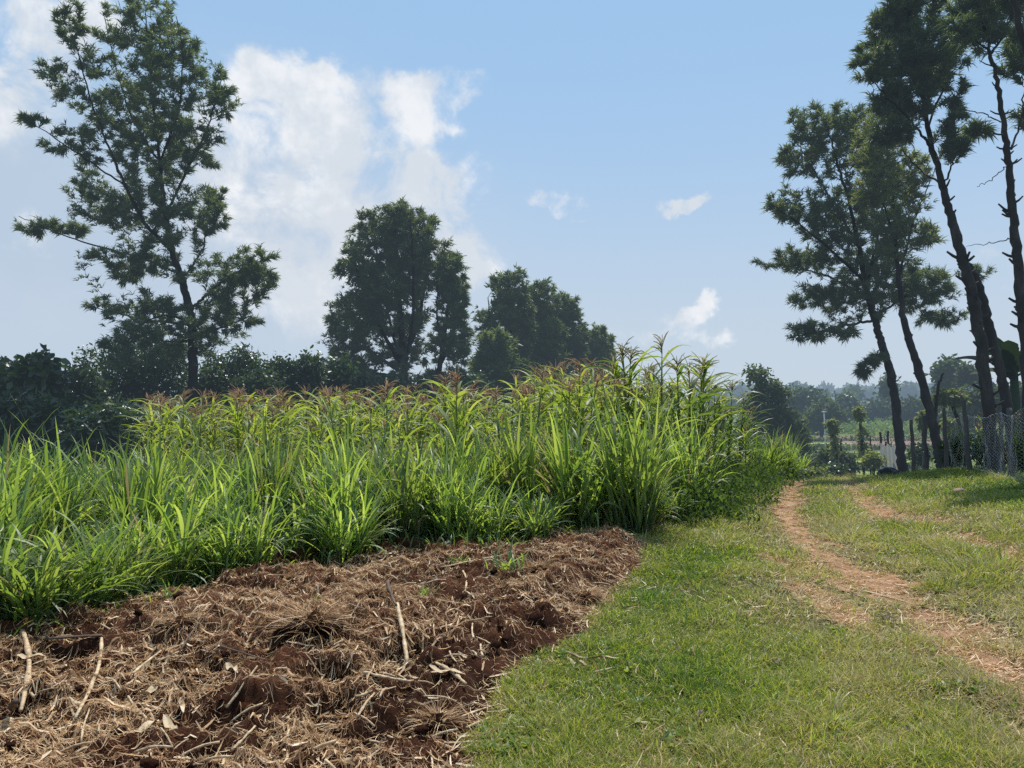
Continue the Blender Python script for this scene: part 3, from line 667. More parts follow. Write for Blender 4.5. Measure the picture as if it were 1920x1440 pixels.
# 3 the receding group right of the middle
for i, (px, top, w, d, lab) in enumerate([(955, 498, 50, 40, 'tallest and leftmost tree of the dark group right of the middle'), (1012, 524, 44, 42, 'second dark tree of the group right of the middle, flat topped'),
        (1058, 545, 42, 44, 'third dark tree of the group, sloping down to the right'), (1118, 612, 42, 47, 'smallest tree ending the dark group above the red tassels')]):
    b = 735; h = b-top
    make_tree('silky_oak_tree', lab, 'tree', foot(px+10, d),
      [with_foot([(px+8,b,6),(px+5,b-h*.4,4.5),(px,b-h*.75,2.5),(px-2,top+8,1)], px+10, 7, d), plimb([(px+6,b-h*.2,4),(px-w*.7,b-h*.5,2,-.6),(px-w*.8,b-h*.75,1,-.6)], d), plimb([(px+6,b-h*.25,4),(px+w*.8,b-h*.55,2,.6),(px+w*.7,b-h*.75,1,.6)], d)],
      [pell(px,top+.22*h,w*.78,.22*h,d,w=1.4), pell(px+3,top+.48*h,w*1.05,.28*h,d,w=1.4), pell(px+2,top+.78*h,w*1.2,.25*h,d,w=1.2), pell(px-w*.9,top+.5*h,w*.35,.22*h,d,-.4,w=.5)],
      50+i, tips=int(280+h*.6), tpb=10, K=11, L=.25, W=.052, jit=.28)
make_tree('leafy_shrub', 'low feathery shrub in front of the dark tree group', 'shrub', foot(935, 36), [with_foot([(935,730,4),(932,680,2.5),(930,640,1)], 936, 5, 36)],
   [pell(930,655,38,35,36,w=1.2), pell(935,700,55,40,36,w=1.2), pell(900,690,25,30,36)], 58, leaf='tree', tips=130, K=11, L=.32, W=.09, jit=.3)

# 4 trees of the fence line on the right
D = 22.0
make_tree('silky_oak_tree', 'wide leaning tree on the right with feathery crown reaching furthest left', 'tree', foot(1694, D),
  [with_foot([(1690,860,11),(1680,760,10),(1668,690,9.5),(1652,640,9),(1640,600,8),(1622,530,6.5),(1608,450,5),(1590,370,3.6),(1565,290,2.4),(1545,215,1.2)], 1694, 13, D),
   plimb([(1620,525,4),(1560,470,3,-.5),(1500,420,2,-.8),(1450,385,1,-1)], D), plimb([(1610,460,3.5),(1560,380,2.6,.6),(1520,310,2,.9),(1490,260,1,1)], D), plimb([(1640,600,3.6),(1580,610,2.6,-.6),(1520,625,1.8,-.9),(1475,635,.8,-1)], D),
   plimb([(1630,560,3.6),(1560,520,2.6,.6),(1490,500,1.6,.9),(1435,495,.8,1)], D), plimb([(1625,540,3.5),(1645,450,2.8,.8),(1660,360,2,1.2),(1640,270,1,1.2)], D), plimb([(1640,595,3.5),(1690,560,2.6,.6),(1740,540,1.8,1),(1790,515,.8,1.2)], D), plimb([(1655,645,1.5),(1640,670,1.1,-.8),(1622,690,.7,-1)], D)],
  [pell(1540,235,70,40,D,.5,w=1.2), pell(1500,290,52,50,D,.9,w=1.0), pell(1590,270,70,70,D,0,w=1.0), pell(1470,385,45,42,D,-.8,w=.8), pell(1530,390,75,60,D,0,w=.8), pell(1490,490,70,26,D,.8,w=.9), pell(1550,470,80,50,D,0,w=.8), pell(1620,400,70,80,D,.6,w=.9), pell(1650,510,75,60,D,.3,w=1.2),
   pell(1545,560,75,28,D,.4,w=.9), pell(1600,560,70,50,D,.2,w=1.0), pell(1540,625,72,22,D,-.8,w=1.3), pell(1720,545,70,42,D,.8,w=1.5), pell(1760,595,50,16,D,.6,w=1.2), pell(1830,510,26,14,D,1.4,w=.9), pell(1634,680,11,5,D,-1,w=.6), pell(1618,695,7,12,D,-1,w=.8), pell(1645,668,16,6,D,-.4,w=.6)],
  61, tips=680, tpb=14, K=9, L=.18, W=.023, jit=.18)
D = 20.0
make_tree('silky_oak_tree', 'slim leaning tree with yellow green crown overlapping the wide tree on the right', 'tree', foot(1766, D),
  [with_foot([(1760,850,11),(1748,790,11),(1728,710,10),(1705,640,9),(1692,590,7.5),(1683,500,5),(1676,400,3.6),(1668,300,2.2),(1655,230,1)], 1768, 13, D), plimb([(1686,520,3),(1710,420,2.2,.4),(1740,350,1.2,.6),(1760,300,.8,.6)], D), plimb([(1680,450,2.6),(1650,360,1.8,-.5),(1620,290,1,-.7)], D), plimb([(1752,800,4),(1755,760,3.5,-.1),(1760,715,3,-.2),(1770,700,2,-.2)], D)],
  [pell(1655,270,52,60,D,-.4,w=1.0), pell(1640,340,50,60,D,-.6,w=1.0), pell(1700,350,42,70,D,.3,w=.8), pell(1685,440,55,55,D,0,w=.7), pell(1730,430,35,40,D,.5,w=.5)],
  62, leaf='tree_bright', tips=240, tpb=13, K=8, L=.18, W=.023, jit=.22, stubs=7)
D = 15.5
make_tree('silky_oak_tree', 'tall twin stemmed tree behind the wire fence with knobbly trunks crossing', 'tree', foot(1866, D),
  [with_foot([(1862,860,14),(1850,740,14),(1838,640,13.5),(1822,550,12.5),(1805,485,12),(1783,410,10),(1765,340,8),(1742,250,6),(1722,150,4),(1705,60,2.6),(1700,-30,1.2)], 1868, 17, D),
   with_foot([(1900,850,13,.3),(1885,740,12,.3),(1866,660,11.5,.3),(1848,580,11,.2),(1828,520,10,.1),(1808,490,8,0)], 1912, 15, D+.3),
   plimb([(1750,280,3.6),(1710,230,2.4,-.4),(1660,180,1.6,-.7),(1610,120,.8,-.8)], D), plimb([(1765,345,3),(1725,320,2,.5),(1690,280,1.2,.6)], D), plimb([(1740,240,3),(1775,150,2.2,.5),(1785,60,1.2,.6)], D), plimb([(1768,350,3),(1790,300,2,-.4),(1795,250,1.2,-.5)], D), plimb([(1725,165,3),(1670,90,2,.5),(1650,20,1,.7)], D)],
  [pell(1705,20,75,50,D,.2,w=1.2), pell(1660,60,45,50,D,.5,w=1.0), pell(1640,120,48,40,D,-.6,w=1.0), pell(1715,110,70,60,D,0,w=1.4), pell(1690,190,70,42,D,0,w=1.3), pell(1665,250,52,26,D,-.4,w=.9), pell(1775,110,32,80,D,.5,w=1.0), pell(1790,262,30,45,D,-.4,w=1.3), pell(1790,190,25,40,D,.3,w=.9)],
  63, tips=460, tpb=13, K=9, L=.16, W=.019, jit=.15, stubs=34, tone0=.36)
D = 13.0
make_tree('silky_oak_tree', 'thin knobbly tree with bare stubs at the right edge of the picture', 'tree', foot(1935, D),
  [with_foot([(1930,800,15),(1922,640,13),(1914,560,12),(1904,450,10.5),(1896,360,8.5),(1888,270,7),(1872,170,5.5),(1855,90,4),(1838,10,2.6),(1828,-80,1)], 1938, 17, D),
   plimb([(1888,235,2),(1850,215,1.4,.3),(1800,205,1,.5)], D), plimb([(1886,260,2.6),(1840,235,2,-.4),(1825,250,1,-.5)], D), plimb([(1893,305,1.4),(1862,335,1,-.3),(1832,350,.6,-.5)], D), plimb([(1905,445,1.4),(1860,455,1,-.4),(1812,462,.5,-.6)], D), plimb([(1896,280,3),(1915,220,2.2,.3),(1925,140,1.2,.4)], D), plimb([(1860,100,3),(1895,40,2,.4),(1905,-30,1,.4)], D)],
  [pell(1822,15,48,40,D,0,w=1.2), pell(1845,60,40,36,D,.2,w=1.2), pell(1880,-10,55,45,D,.3,w=1), pell(1905,120,30,36,D,.3,w=1.1), pell(1800,50,25,25,D,-.3,w=.6), pell(1840,245,25,10,D,-.5,w=.35), pell(1925,230,30,30,D,.4,w=.5), pell(1935,60,50,60,D,.6,w=1)],
  64, tips=220, tpb=12, K=8, L=.155, W=.018, jit=.14, stubs=32, tone0=.36)
D = 10.5
make_tree('silky_oak_tree', 'tree of which only a dark limb shows at the top right corner', 'tree', foot(2020, D),
  [with_foot([(2000,600,15),(1975,350,12),(1938,150,10),(1912,50,8),(1890,-60,5),(1880,-160,2)], 2030, 18, D)], [pell(1890,-200,80,70,D), pell(1960,-150,80,80,D)], 65, tips=70, tpb=8, K=12, L=.21, W=.036, jit=.18, stubs=14)

# ------------------------------------------------------------------ shrubs of the hedge on the left
def leafcloud(mb, cen, K, rad, L, W, tone, r, droop=.35):
    m = len(cen); n = m*K
    c = np.repeat(cen, K, 0)+r.normal(0, rad, (n, 3))*np.array([1, 1, .8])
    d = unit(r.normal(0, 1, (n, 3))+np.array([0, 0, .15])); d[:, 2] -= droop; d = unit(d)
    l = (L*r.uniform(.6, 1.3, n))[:, None]
    path = np.stack([c, c+d*l*.4, c+d*l*.75+[0, 0, -.02], c+d*l+[0, 0, -.05*L]], 1)
    sd = unit(np.cross(d, unit(r.normal(0, 1, (n, 3))+np.array([0, 0, .5]))))[:, None, :]
    w = np.array([.15, 1.0, .75, .05])[None, :]*(W*r.uniform(.7, 1.3, n))[:, None]
    mb.ribbon(path, w, sd, np.clip(np.repeat(tone, K)+r.normal(0, .17, n), 0, 1))
def make_shrub(name, label, cat, base, ells, seed, n=260, K=12, L=.2, W=.08, rad=.2, leaf='hedge', group=None, tone0=.4, stems=5, bark='bark', pw=3.0, stem_r=.035):
    r = np.random.default_rng(seed); base = np.array(base, float); root = tag(empty(name, base), label, cat, group)
    wts = np.array([(e[6] if len(e) > 6 else 1)*(e[3]*e[4]*e[5])**.7 for e in ells]); wts /= wts.sum()
    cen = np.concatenate([in_ell(r, max(4, int(n*w)), e, pw) for e, w in zip(ells, wts)])
    z0, z1 = cen[:, 2].min(), cen[:, 2].max()
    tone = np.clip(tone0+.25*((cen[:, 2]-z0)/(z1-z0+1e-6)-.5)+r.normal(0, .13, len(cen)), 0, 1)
    fb = MB(); leafcloud(fb, cen-base, K, rad, L, W, tone, r); 
    st = MB(); idx = r.choice(len(cen), min(stems, len(cen)), replace=False)
    for i in idx:
        t = cen[i]-base; s = np.linspace(0, 1, 5)[:, None]
        st.tube(np.array([0, 0, -.1])+t*s+np.array([0, 0, 1.0])*.25*np.linalg.norm(t)*s*(1-s), np.linspace(stem_r, stem_r*.3, 5), 5, .5)
    st.build('stem', M[bark], root)
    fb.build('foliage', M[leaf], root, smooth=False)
    return root
hg = 'shrubs of the dark hedgerow on the left'
for i, (px, top, w, d, L_, W_, lab, lf) in enumerate([
    (-60, 668, 75, 23, .26, .16, 'big leaved dark shrub cut by the left edge of the picture', 'hedge'), (20, 690, 40, 22.5, .24, .15, 'big leaved shrub with knobbly top near the left edge', 'hedge'), (72, 674, 34, 22, .26, .16, 'big leaved shrub with a rounded lump on top, second peak from the left', 'hedge'),
    (140, 690, 55, 24, .18, .07, 'fine leaved dark shrub between the big leaved peak and the tall tree', 'hedge'), (215, 640, 70, 26.5, .17, .06, 'high rounded shrub bulging left of the tall tree trunk', 'hedge'), (300, 650, 60, 26.5, .18, .06, 'dark shrub directly left of the tall tree trunk', 'hedge'),
    (440, 652, 60, 27, .20, .06, 'rounded shrub just right of the tall tree trunk', 'hedge'), (395, 690, 40, 26, .18, .07, 'low shrub at the foot of the tall tree', 'hedge'), (520, 676, 46, 27, .18, .08, 'glossy shrub with two small lit tops in the hedge', 'hedge'), (580, 662, 26, 27, .18, .08, 'pointed shrub rising above the hedge line', 'hedge'), (628, 676, 44, 28, .18, .08, 'broad dark shrub at the right end of the hedge', 'hedge'), (670, 700, 30, 29, .18, .08, 'last low shrub of the hedge before the domed tree', 'hedge'),
    (720, 706, 50, 31, .2, .08, 'dark shrub under the left side of the domed tree', 'hedge'), (800, 712, 50, 31.5, .2, .08, 'dark shrub under the right side of the domed tree', 'hedge'), (880, 704, 50, 34, .2, .08, 'dark shrub filling the gap between the two tree groups', 'hedge'), (975, 704, 60, 37, .22, .09, 'dark shrub at the foot of the receding tree group', 'hedge'), (1075, 690, 60, 39, .22, .09, 'dark shrub under the right end of the tree group', 'hedge'), (1150, 700, 36, 41, .22, .09, 'last dark shrub behind the reddish tassels', 'hedge'),
    (480, 700, 45, 25.5, .18, .07, 'low dark shrub behind the maize tops left of centre', 'hedge')]):
    f = foot(px, d); zt = P(px, top, d)[2]; wm = w*d/F
    ells = [(f[0], d, f[2]+(zt-f[2])*.72, wm, wm*.8, (zt-f[2])*.28, 1.3), (f[0]-wm*.25, d+.2, f[2]+(zt-f[2])*.4, wm*1.1, wm*.8, (zt-f[2])*.4, 1.0), (f[0]+wm*.3, d-.2, zt-(zt-f[2])*.16, wm*.45, wm*.5, (zt-f[2])*.17, 1.0)]
    make_shrub('hedge_shrub', lab, 'shrub', f, ells, 300+i, n=int(240+w*3), K=13, L=L_, W=W_, rad=.17, leaf=lf, tone0=.38)
# lower growth in front of the hedge, its shade painted as a darker leaf tone
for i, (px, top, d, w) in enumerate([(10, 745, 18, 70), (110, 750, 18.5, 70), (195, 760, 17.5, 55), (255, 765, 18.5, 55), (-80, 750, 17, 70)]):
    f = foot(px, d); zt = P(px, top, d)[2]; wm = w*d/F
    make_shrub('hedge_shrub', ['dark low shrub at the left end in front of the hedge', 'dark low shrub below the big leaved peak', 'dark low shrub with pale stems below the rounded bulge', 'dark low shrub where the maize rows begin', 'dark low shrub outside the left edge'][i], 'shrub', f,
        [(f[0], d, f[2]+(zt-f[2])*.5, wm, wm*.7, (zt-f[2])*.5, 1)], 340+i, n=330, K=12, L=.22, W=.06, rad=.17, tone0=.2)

# ------------------------------------------------------------------ valley trees and far wood
def vtree(label, px, base_d, ells, seed, leaf='far', n=200, L=.7, W=.45, trunk=2.5, name='valley_tree', rad=.5, K=10):
    d = base_d; f = foot(px, d); r = np.random.default_rng(seed)
    root = tag(empty(name, f), label, 'tree'); base = np.array(f)
    E = [pell(*e[:4], d, *(e[4:])) for e in ells]
    wts = np.array([e[6]*(e[3]*e[4]*e[5])**.67 for e in E]); wts /= wts.sum()
    cen = np.concatenate([in_ell(r, max(4, int(n*w)), e, 3.2) for e, w in zip(E, wts)])
    z0, z1 = cen[:, 2].min(), cen[:, 2].max()
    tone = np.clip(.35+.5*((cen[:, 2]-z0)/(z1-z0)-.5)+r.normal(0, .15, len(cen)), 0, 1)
    tk = MB()
    for e in E[:4]:
        t = np.array(e[:3])-base; s = np.linspace(0, 1, 6)[:, None]
        tk.tube(np.array([t[0]*.9, t[1]*.9, 0])*s**1.6+np.array([0, 0, 1])*t[2]*s, np.linspace(trunk*d/F, trunk*.35*d/F, 6), 6, .5)
    tk.build('trunk', M['bark'], root)
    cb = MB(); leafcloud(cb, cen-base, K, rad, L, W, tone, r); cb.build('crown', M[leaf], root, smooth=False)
    return root
vtree('dark eucalyptus with stacked crown masses standing just past the maize', 1450, 45, [(1420,703,20,15),(1447,724,20,14),(1462,742,16,14),(1424,742,15,18),(1402,762,15,16),(1455,772,24,18),(1432,790,26,24),(1478,790,24,24),(1492,828,24,30),(1455,840,40,36),(1405,820,22,40),(1505,855,18,22)], 401, n=760, L=.26, W=.11, trunk=4, rad=.19, K=15)
vtree('dense dark tree right of the eucalyptus in the valley', 1510, 105, [(1508,748,30,22),(1525,765,32,25),(1495,770,24,24),(1512,785,36,18)], 402, leaf='hedge', n=330, L=.6, W=.34, rad=.45, K=12)
vtree('rounded paler tree low in the valley in front of the dense dark one', 1540, 92, [(1545,770,24,18),(1560,780,22,18),(1530,788,24,16)], 403, n=220, L=.55, W=.3, rad=.4)
vtree('dark rounded tree standing alone left of the pale field on the slope', 1583, 112, [(1582,758,20,20),(1575,775,24,22),(1588,782,20,18)], 404, leaf='hedge', n=260, L=.6, W=.34, rad=.45, K=12)
vtree('dark tree left of the leaning trunk, beyond the crop', 1655, 118, [(1650,765,22,20),(1668,772,22,20),(1645,785,28,16)], 405, leaf='hedge', n=230, L=.6, W=.34, rad=.45)
vtree('small tree between the two nearest leaning trunks in the valley', 1715, 112, [(1710,765,24,18),(1728,775,22,18),(1700,785,20,14)], 406, n=220, L=.6, W=.34, rad=.45)
vtree('tall round topped tree on the skyline between the leaning trunks', 1780, 85, [(1778,688,19,17),(1768,702,14,14),(1790,704,14,14),(1776,735,24,20),(1795,750,24,20),(1765,760,26,18)], 407, n=330, L=.5, W=.28, rad=.35, trunk=2.2, K=12)
vtree('slender flat topped tree on the skyline beside the twin trunks', 1817, 80, [(1812,694,13,8),(1822,708,14,8),(1806,712,10,6),(1835,704,12,7)], 408, n=110, L=.5, W=.25, rad=.25, trunk=1.6)
vtree('small round tree on the skyline half behind the first leaning trunk', 1666, 120, [(1666,717,10,13),(1664,732,12,12)], 409, n=90, L=.6, W=.35, rad=.4, trunk=1.2)
vtree('bushy tree behind the wire fence right of the twin trunks', 1850, 60, [(1845,755,34,22),(1875,750,30,26),(1835,775,26,20),(1900,760,36,28)], 410, n=330, L=.5, W=.28, rad=.4)
vtree('bushy low tree between the slim leaning tree and the fence post', 1800, 75, [(1795,780,30,18),(1820,790,24,16),(1770,790,24,14)], 411, n=220, L=.5, W=.28, rad=.4)
vtree('low dark bushy tree in front of the terraces beside the path crest', 1572, 38, [(1562,862,18,15),(1545,873,22,12),(1586,874,13,11)], 412, n=260, L=.3, W=.14, rad=.2, trunk=3, K=12)
# umbrella tree on the far slope
vtree('umbrella shaped tree on the hazy far slope', 1600, 230, [(1600,736,9,5),(1603,742,10,4)], 413, n=80, L=1.1, W=.8, rad=.7, trunk=.6)
# far wood: reads as one mass
def wood(name, lab, rows, seed, L, W):
    r = np.random.default_rng(seed); mb = MB()
    for x0, x1, d0, d1, cnt_, hh in rows:
        for _ in range(cnt_):
            d = r.uniform(d0, d1); x = r.uniform(x0, x1); z = float(ground_h(np.array([x]), np.array([d]))[0]); h = hh*r.uniform(.6, 1.25)
            c = in_ell(r, 46, (x, d, z+h*.6, h*.48, h*.45, h*.45), 4)
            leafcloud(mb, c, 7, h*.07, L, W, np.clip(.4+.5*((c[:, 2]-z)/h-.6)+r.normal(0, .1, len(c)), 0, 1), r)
    tag(mb.build(name, M['far'], smooth=False), lab, 'wood', kind='stuff')
wood('far_wood', 'hazy wooded ridge on the skyline', [(150, 700, 520, 640, 130, 10), (120, 520, 380, 470, 60, 8), (-900, 200, 560, 640, 70, 10)], 421, 2.2, 1.6)
wood('far_wood', 'hazy band of trees along the lower far slope', [(60, 190, 200, 260, 20, 6), (92, 170, 150, 175, 12, 5)], 422, 1.2, .8)

# crops and plots of the valley
r = np.random.default_rng(5); mb = MB(); n = 3800
x = r.uniform(44, 92, n); y = r.uniform(96, 140, n); k = (x/y > .40) & (x/y < .66); x, y = x[k], y[k]
leafcloud(mb, np.stack([x, y, ground_h(x, y)+r.uniform(.2, 1.5, len(x))], -1), 5, .28, .6, .22, r.uniform(.2, .9, len(x)), r)
tag(mb.build('far_crop', M['crop'], smooth=False), 'strip of pale green crop across the valley floor', 'crop', kind='stuff')
for i, (y0, x0, x1, lab) in enumerate([(56, 20, 30, 'lowest dark hedge line on the terraces, nearest'), (66, 24, 36, 'second dark hedge line on the terraces'), (76, 28, 42, 'third dark hedge line on the terraces'), (88, 33, 50, 'dark hedge line just below the pale crop')]):
    r = np.random.default_rng(600+i); n = 190; x = r.uniform(x0, x1, n); y = y0+r.normal(0, .5, n)
    mb = MB(); leafcloud(mb, np.stack([x, y, ground_h(x, y)+r.uniform(.05, .45, n)], -1), 6, .16, .3, .15, r.uniform(.1, .7, n), r)
    tag(mb.build('terrace_hedge', M['far'], smooth=False), lab, 'hedge')
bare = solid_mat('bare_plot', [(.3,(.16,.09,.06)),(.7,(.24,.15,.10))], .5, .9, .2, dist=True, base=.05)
tag(grid_mesh(np.linspace(36, 47, 20), np.linspace(78, 90, 20), lambda x, y: ground_h(x, y)+.05).build('bare_plot', bare), 'bare brown plot on the terraces', 'plot', kind='structure')
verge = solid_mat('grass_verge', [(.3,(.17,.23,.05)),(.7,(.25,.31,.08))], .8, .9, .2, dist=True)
for y0, x0, x1 in [(52, 18, 28), (61.5, 22, 33), (71, 26, 40), (83, 30, 37)]:
    tag(grid_mesh(np.linspace(x0, x1, 30), np.linspace(y0, y0+1.8, 6), lambda x, y: ground_h(x, y)+.06).build('grass_verge', verge), 'bright grass verge between the terraces', 'verge', kind='structure')

# ------------------------------------------------------------------ posts, fence, living posts
def post(px, top, d, rp, lab, lean=0.0, name='fence_post', grp=None):
    f = foot(px, d, -.25); t = P(px+lean, top, d); r = np.random.default_rng(int(px)+int(top))
    s = np.linspace(0, 1, 9)[:, None]; a = np.array([0, 0, 0]); b = np.array(t)-np.array(f)
    pts = a+b*s; pts[1:-1] += r.normal(0, .012, (7, 3))
    mb = MB(); mb.tube(pts, rp*.72*d/F*(1.08-.2*s[:, 0])*(1+r.normal(0, .06, 9)), 8, .5)
    o = mb.build(name, M['post']); o.location = f
    return tag(o, lab, 'post', grp)
post(1819, 750, 16.0, 6.5, 'thick fence post standing alone left of the twin trunks', -12)
post(1737, 780, 20.5, 6, 'fence post right behind the slim leaning trunk', -4)
post(1714, 786, 23.5, 5, 'fence post between the two leaning trunks', -6)
post(1775, 765, 19, 5.5, 'thin post leaning beside the slim trunk', -6)
post(1895, 765, 13.6, 8, 'fence post at the right edge holding the wire netting', -3)
post(1881, 760, 15.0, 6, 'post against the second trunk behind the netting', -8)
post(1669, 808, 24, 3, 'short thin post above the white net, right one', -4)
post(1656, 810, 24.2, 3.4, 'short thin post above the white net, left one', -6)
post(1661, 828, 24.1, 2.6, 'lowest thin stake above the white net', 0)
post(1640, 838, 22, 3.4, 'short bare stake left of the white net', -7)
post(1577, 822, 30, 2.6, 'thin stake beside the leafy post left', 0)
post(1632, 816, 40, 2.2, 'distant stake right of the tufted leafy post', 0)

# wire netting along the fence line
mb = MB(); r = np.random.default_rng(77)
Y = np.linspace(12.0, 25.0, 300); X = xfence(Y)+.06; arc = np.concatenate([[0], np.cumsum(np.hypot(np.diff(X), np.diff(Y)))])
total = arc[-1]; cell = .16; rows_ = 9; ncol = int(total/cell)
def netpt(s, t):
    yy = np.interp(s, arc, Y); xx = np.interp(s, arc, X); g_ = ground_h(xx, yy)
    top = 1.22-.16*vnoise(s*.9, s*0, 3)-.22*sstep(17, 23, yy)
    bul = (fbm(s*1.3, t*2.2, 8, 3)-.5)*.2*sstep(0, .15, t)+(vnoise(s*5, t*5, 9)-.5)*.04
    return np.stack([xx-bul*.92, yy+bul*.38, g_+.02+t*top*rows_*0.0+t*top], -1)
for c in range(ncol):
    jj = np.arange(rows_*2+1); sgn = (jj % 2)*cell
    pts = netpt(np.clip(c*cell+sgn, 0, total), jj/(rows_*2.0))
    mb.tube(pts, .0023, 3, .5, cap=False)
    pts = netpt(np.clip(c*cell+cell-sgn, 0, total), jj/(rows_*2.0))
    pts[:, 0] -= .004
    mb.tube(pts, .0023, 3, .5, cap=False)
for t in (0.02, .99):
    mb.tube(netpt(np.linspace(0, total, 200), np.full(200, t)), .004, 3, .5, cap=False)
tag(mb.build('wire_netting', M['wire']), 'crinkled galvanised diamond wire netting along the right bank', 'fence')

def living_post(px, base_d, pts, ells, lab, seed, leaf='tree_bright', rp=4, L=.16, W=.05):
    d = base_d; f = foot(px, d); r = np.random.default_rng(seed)
    root = tag(empty('pollarded_tree', f), lab, 'tree'); b = np.array(f)
    tk = MB(); l = np.array([(f[0], f[1], f[2]-.1)]+[tuple(P(*p, d)) for p in pts])-b
    s = np.linspace(0, len(l)-1, 5*len(l)); q = np.stack([np.interp(s, np.arange(len(l)), l[:, i]) for i in range(3)], -1)+r.normal(0, .008, (len(s), 3))
    tk.tube(q, np.linspace(rp, rp*.7, len(s))*d/F, 7, .5); tk.build('trunk', M['bark'], root)
    cb = MB(); cen = np.concatenate([in_ell(r, e[4], pell(e[0], e[1], e[2], e[3], d), 2.6) for e in ells])
    fronds(cb, cen-b, unit(r.normal(0, 1, cen.shape)), 8, L, W, np.clip(r.normal(.45, .15, len(cen)), 0, 1), r, .7); cb.build('crown', M[leaf], root, smooth=False)
living_post(1570, 28, [(1568,850),(1560,800)], [(1561,805,9,14,60),(1557,794,11,6,50),(1565,840,8,22,60)], 'leafy clipped post with bushy top in front of the terraces', 501, rp=3)
living_post(1620, 28, [(1618,850),(1614,810),(1611,775)], [(1611,777,7,12,70),(1611,768,6,5,30),(1617,818,7,20,50),(1620,845,8,18,60)], 'thin clipped post with a tufted head, right of the bushier one', 502, rp=2.6)
living_post(1808, 20, [(1802,800),(1790,770),(1780,745)], [(1780,742,26,9,110),(1770,748,18,8,60),(1795,750,14,12,40)], 'small bent tree with a flat bushy top between the trunks', 503, rp=4)
living_post(1733, 24, [(1732,820),(1732,790)], [(1731,785,12,10,60),(1728,798,8,10,30)], 'leafy topped post behind the fence post', 504, rp=4)
living_post(1785, 23, [(1784,820),(1782,800)], [(1783,798,14,12,90),(1786,815,12,12,60)], 'bushy clipped stump below the bent tree', 505, rp=4)
for i, (px, py, d, w, h, lf, lab) in enumerate([(1636, 862, 21.5, 9, 10, 'tree_bright', 'small yellow green bush beside the stakes at the path crest'), (1560, 880, 25, 24, 7, 'hedge', 'low weedy bush left of the path end'),
        (1530, 888, 23, 22, 3, 'tree_bright', 'low weed hump at the crest right of the far napier'), (1795, 845, 19.5, 18, 26, 'weed', 'bright leafy bush behind the netting left of the thick post'), (1775, 855, 20.5, 14, 18, 'weed', 'bright leafy bush behind the netting near the slim trunk'), (1848, 840, 17, 20, 30, 'weed', 'leafy bush between the twin trunks behind the netting'), (1725, 850, 24, 12, 16, 'hedge', 'dark bush behind the far fence posts'), (1905, 850, 15.6, 22, 26, 'weed', 'leafy bush at the right edge behind the netting')]):
    f = foot(px, d, 0)
    make_shrub('leafy_bush', lab, 'bush', f, [pell(px, py, w, h, d)], 520+i, n=90, K=9, L=.13, W=.055, rad=.09, leaf=lf, tone0=.5, stems=3, stem_r=.012)

# white net screen behind the stakes
mb = MB(); a, b = P(1651, 830, 23.8), P(1690, 836, 23.2); u = np.linspace(0, 1, 60); t = np.linspace(0, 1, 8)
zb = h1(a[0], 23.5); U, T = np.meshgrid(u, t)
fold = .02*np.sin(U*9+T*2)+.012*np.sin(U*31+T*3)
top = (a[2]+(b[2]-a[2])*U)-.10*np.sin(U*9)**2
V = np.stack([a[0]+(b[0]-a[0])*U, a[1]+(b[1]-a[1])*U+fold, zb+(top-zb)*T], -1).reshape(-1, 3)
i_, j_ = np.meshgrid(np.arange(59), np.arange(7)); q0 = j_*60+i_
mb.add(V, np.stack([q0, q0+1, q0+61, q0+60], -1).reshape(-1, 4), None, .5)
tag(mb.build('net_screen', M['net']), 'pale hanging net screen beside the first leaning trunk', 'screen')
# dark rounded bundle on the grass
mb = MB(); U = np.linspace(0, 2*math.pi, 28, endpoint=False); ang = np.linspace(0, 1, 12)
rows = []
for s in ang:
    rad = .24*math.cos(s*math.pi/2)**.5+.0; z = .20*math.sin(s*math.pi/2)
    ww = 1+.09*np.sin(U*3+1)+.05*np.sin(U*7+s*4)
    rows.append(np.stack([rad*ww*1.25*np.cos(U), rad*ww*.8*np.sin(U), z*(1+.15*np.sin(U*2+.6))+0*U], -1))
V = np.stack(rows).reshape(-1, 3); i_, j_ = np.meshgrid(np.arange(28), np.arange(11)); q0 = j_*28; 
mb.add(V, np.stack([q0+i_, q0+(i_+1) % 28, q0+28+(i_+1) % 28, q0+28+i_], -1).reshape(-1, 4), None, .5)
mb.tube(np.stack([.245*1.27*np.cos(np.linspace(0, 6.28, 29)), .245*.82*np.sin(np.linspace(0, 6.28, 29)), .035+.01*np.sin(np.linspace(0, 6.28, 29)*3)], -1), .025, 6, .5, cap=False)
o = mb.build('dark_bundle', M['basin']); p = P(1666, 870, 19.2); o.location = (p[0], 19.2, h1(p[0], 19.2)); o.rotation_euler = (.05, .1, .3)
tag(o, 'dark rounded bundle lying on the grass at the foot of the first leaning trunk', 'bundle')
# street lamp far away
d = 70; f = foot(1548, d); root = tag(empty('lamp_pole', f), 'thin pale lamp pole in front of the dark valley trees', 'lamp pole')
mb = MB(); t = P(1545, 773, d)-np.array(f); mb.tube(np.stack([np.zeros(3), t*.5, t]), [.05, .045, .04], 6, .5); mb.build('pole', M['pole'], root)
mb = MB(); mb.tube(np.stack([t+[-.22, 0, .02], t+[0, 0, .05], t+[.22, 0, .02]]), [.04, .07, .04], 6, .5); mb.build('lamp_head', M['pole'], root)
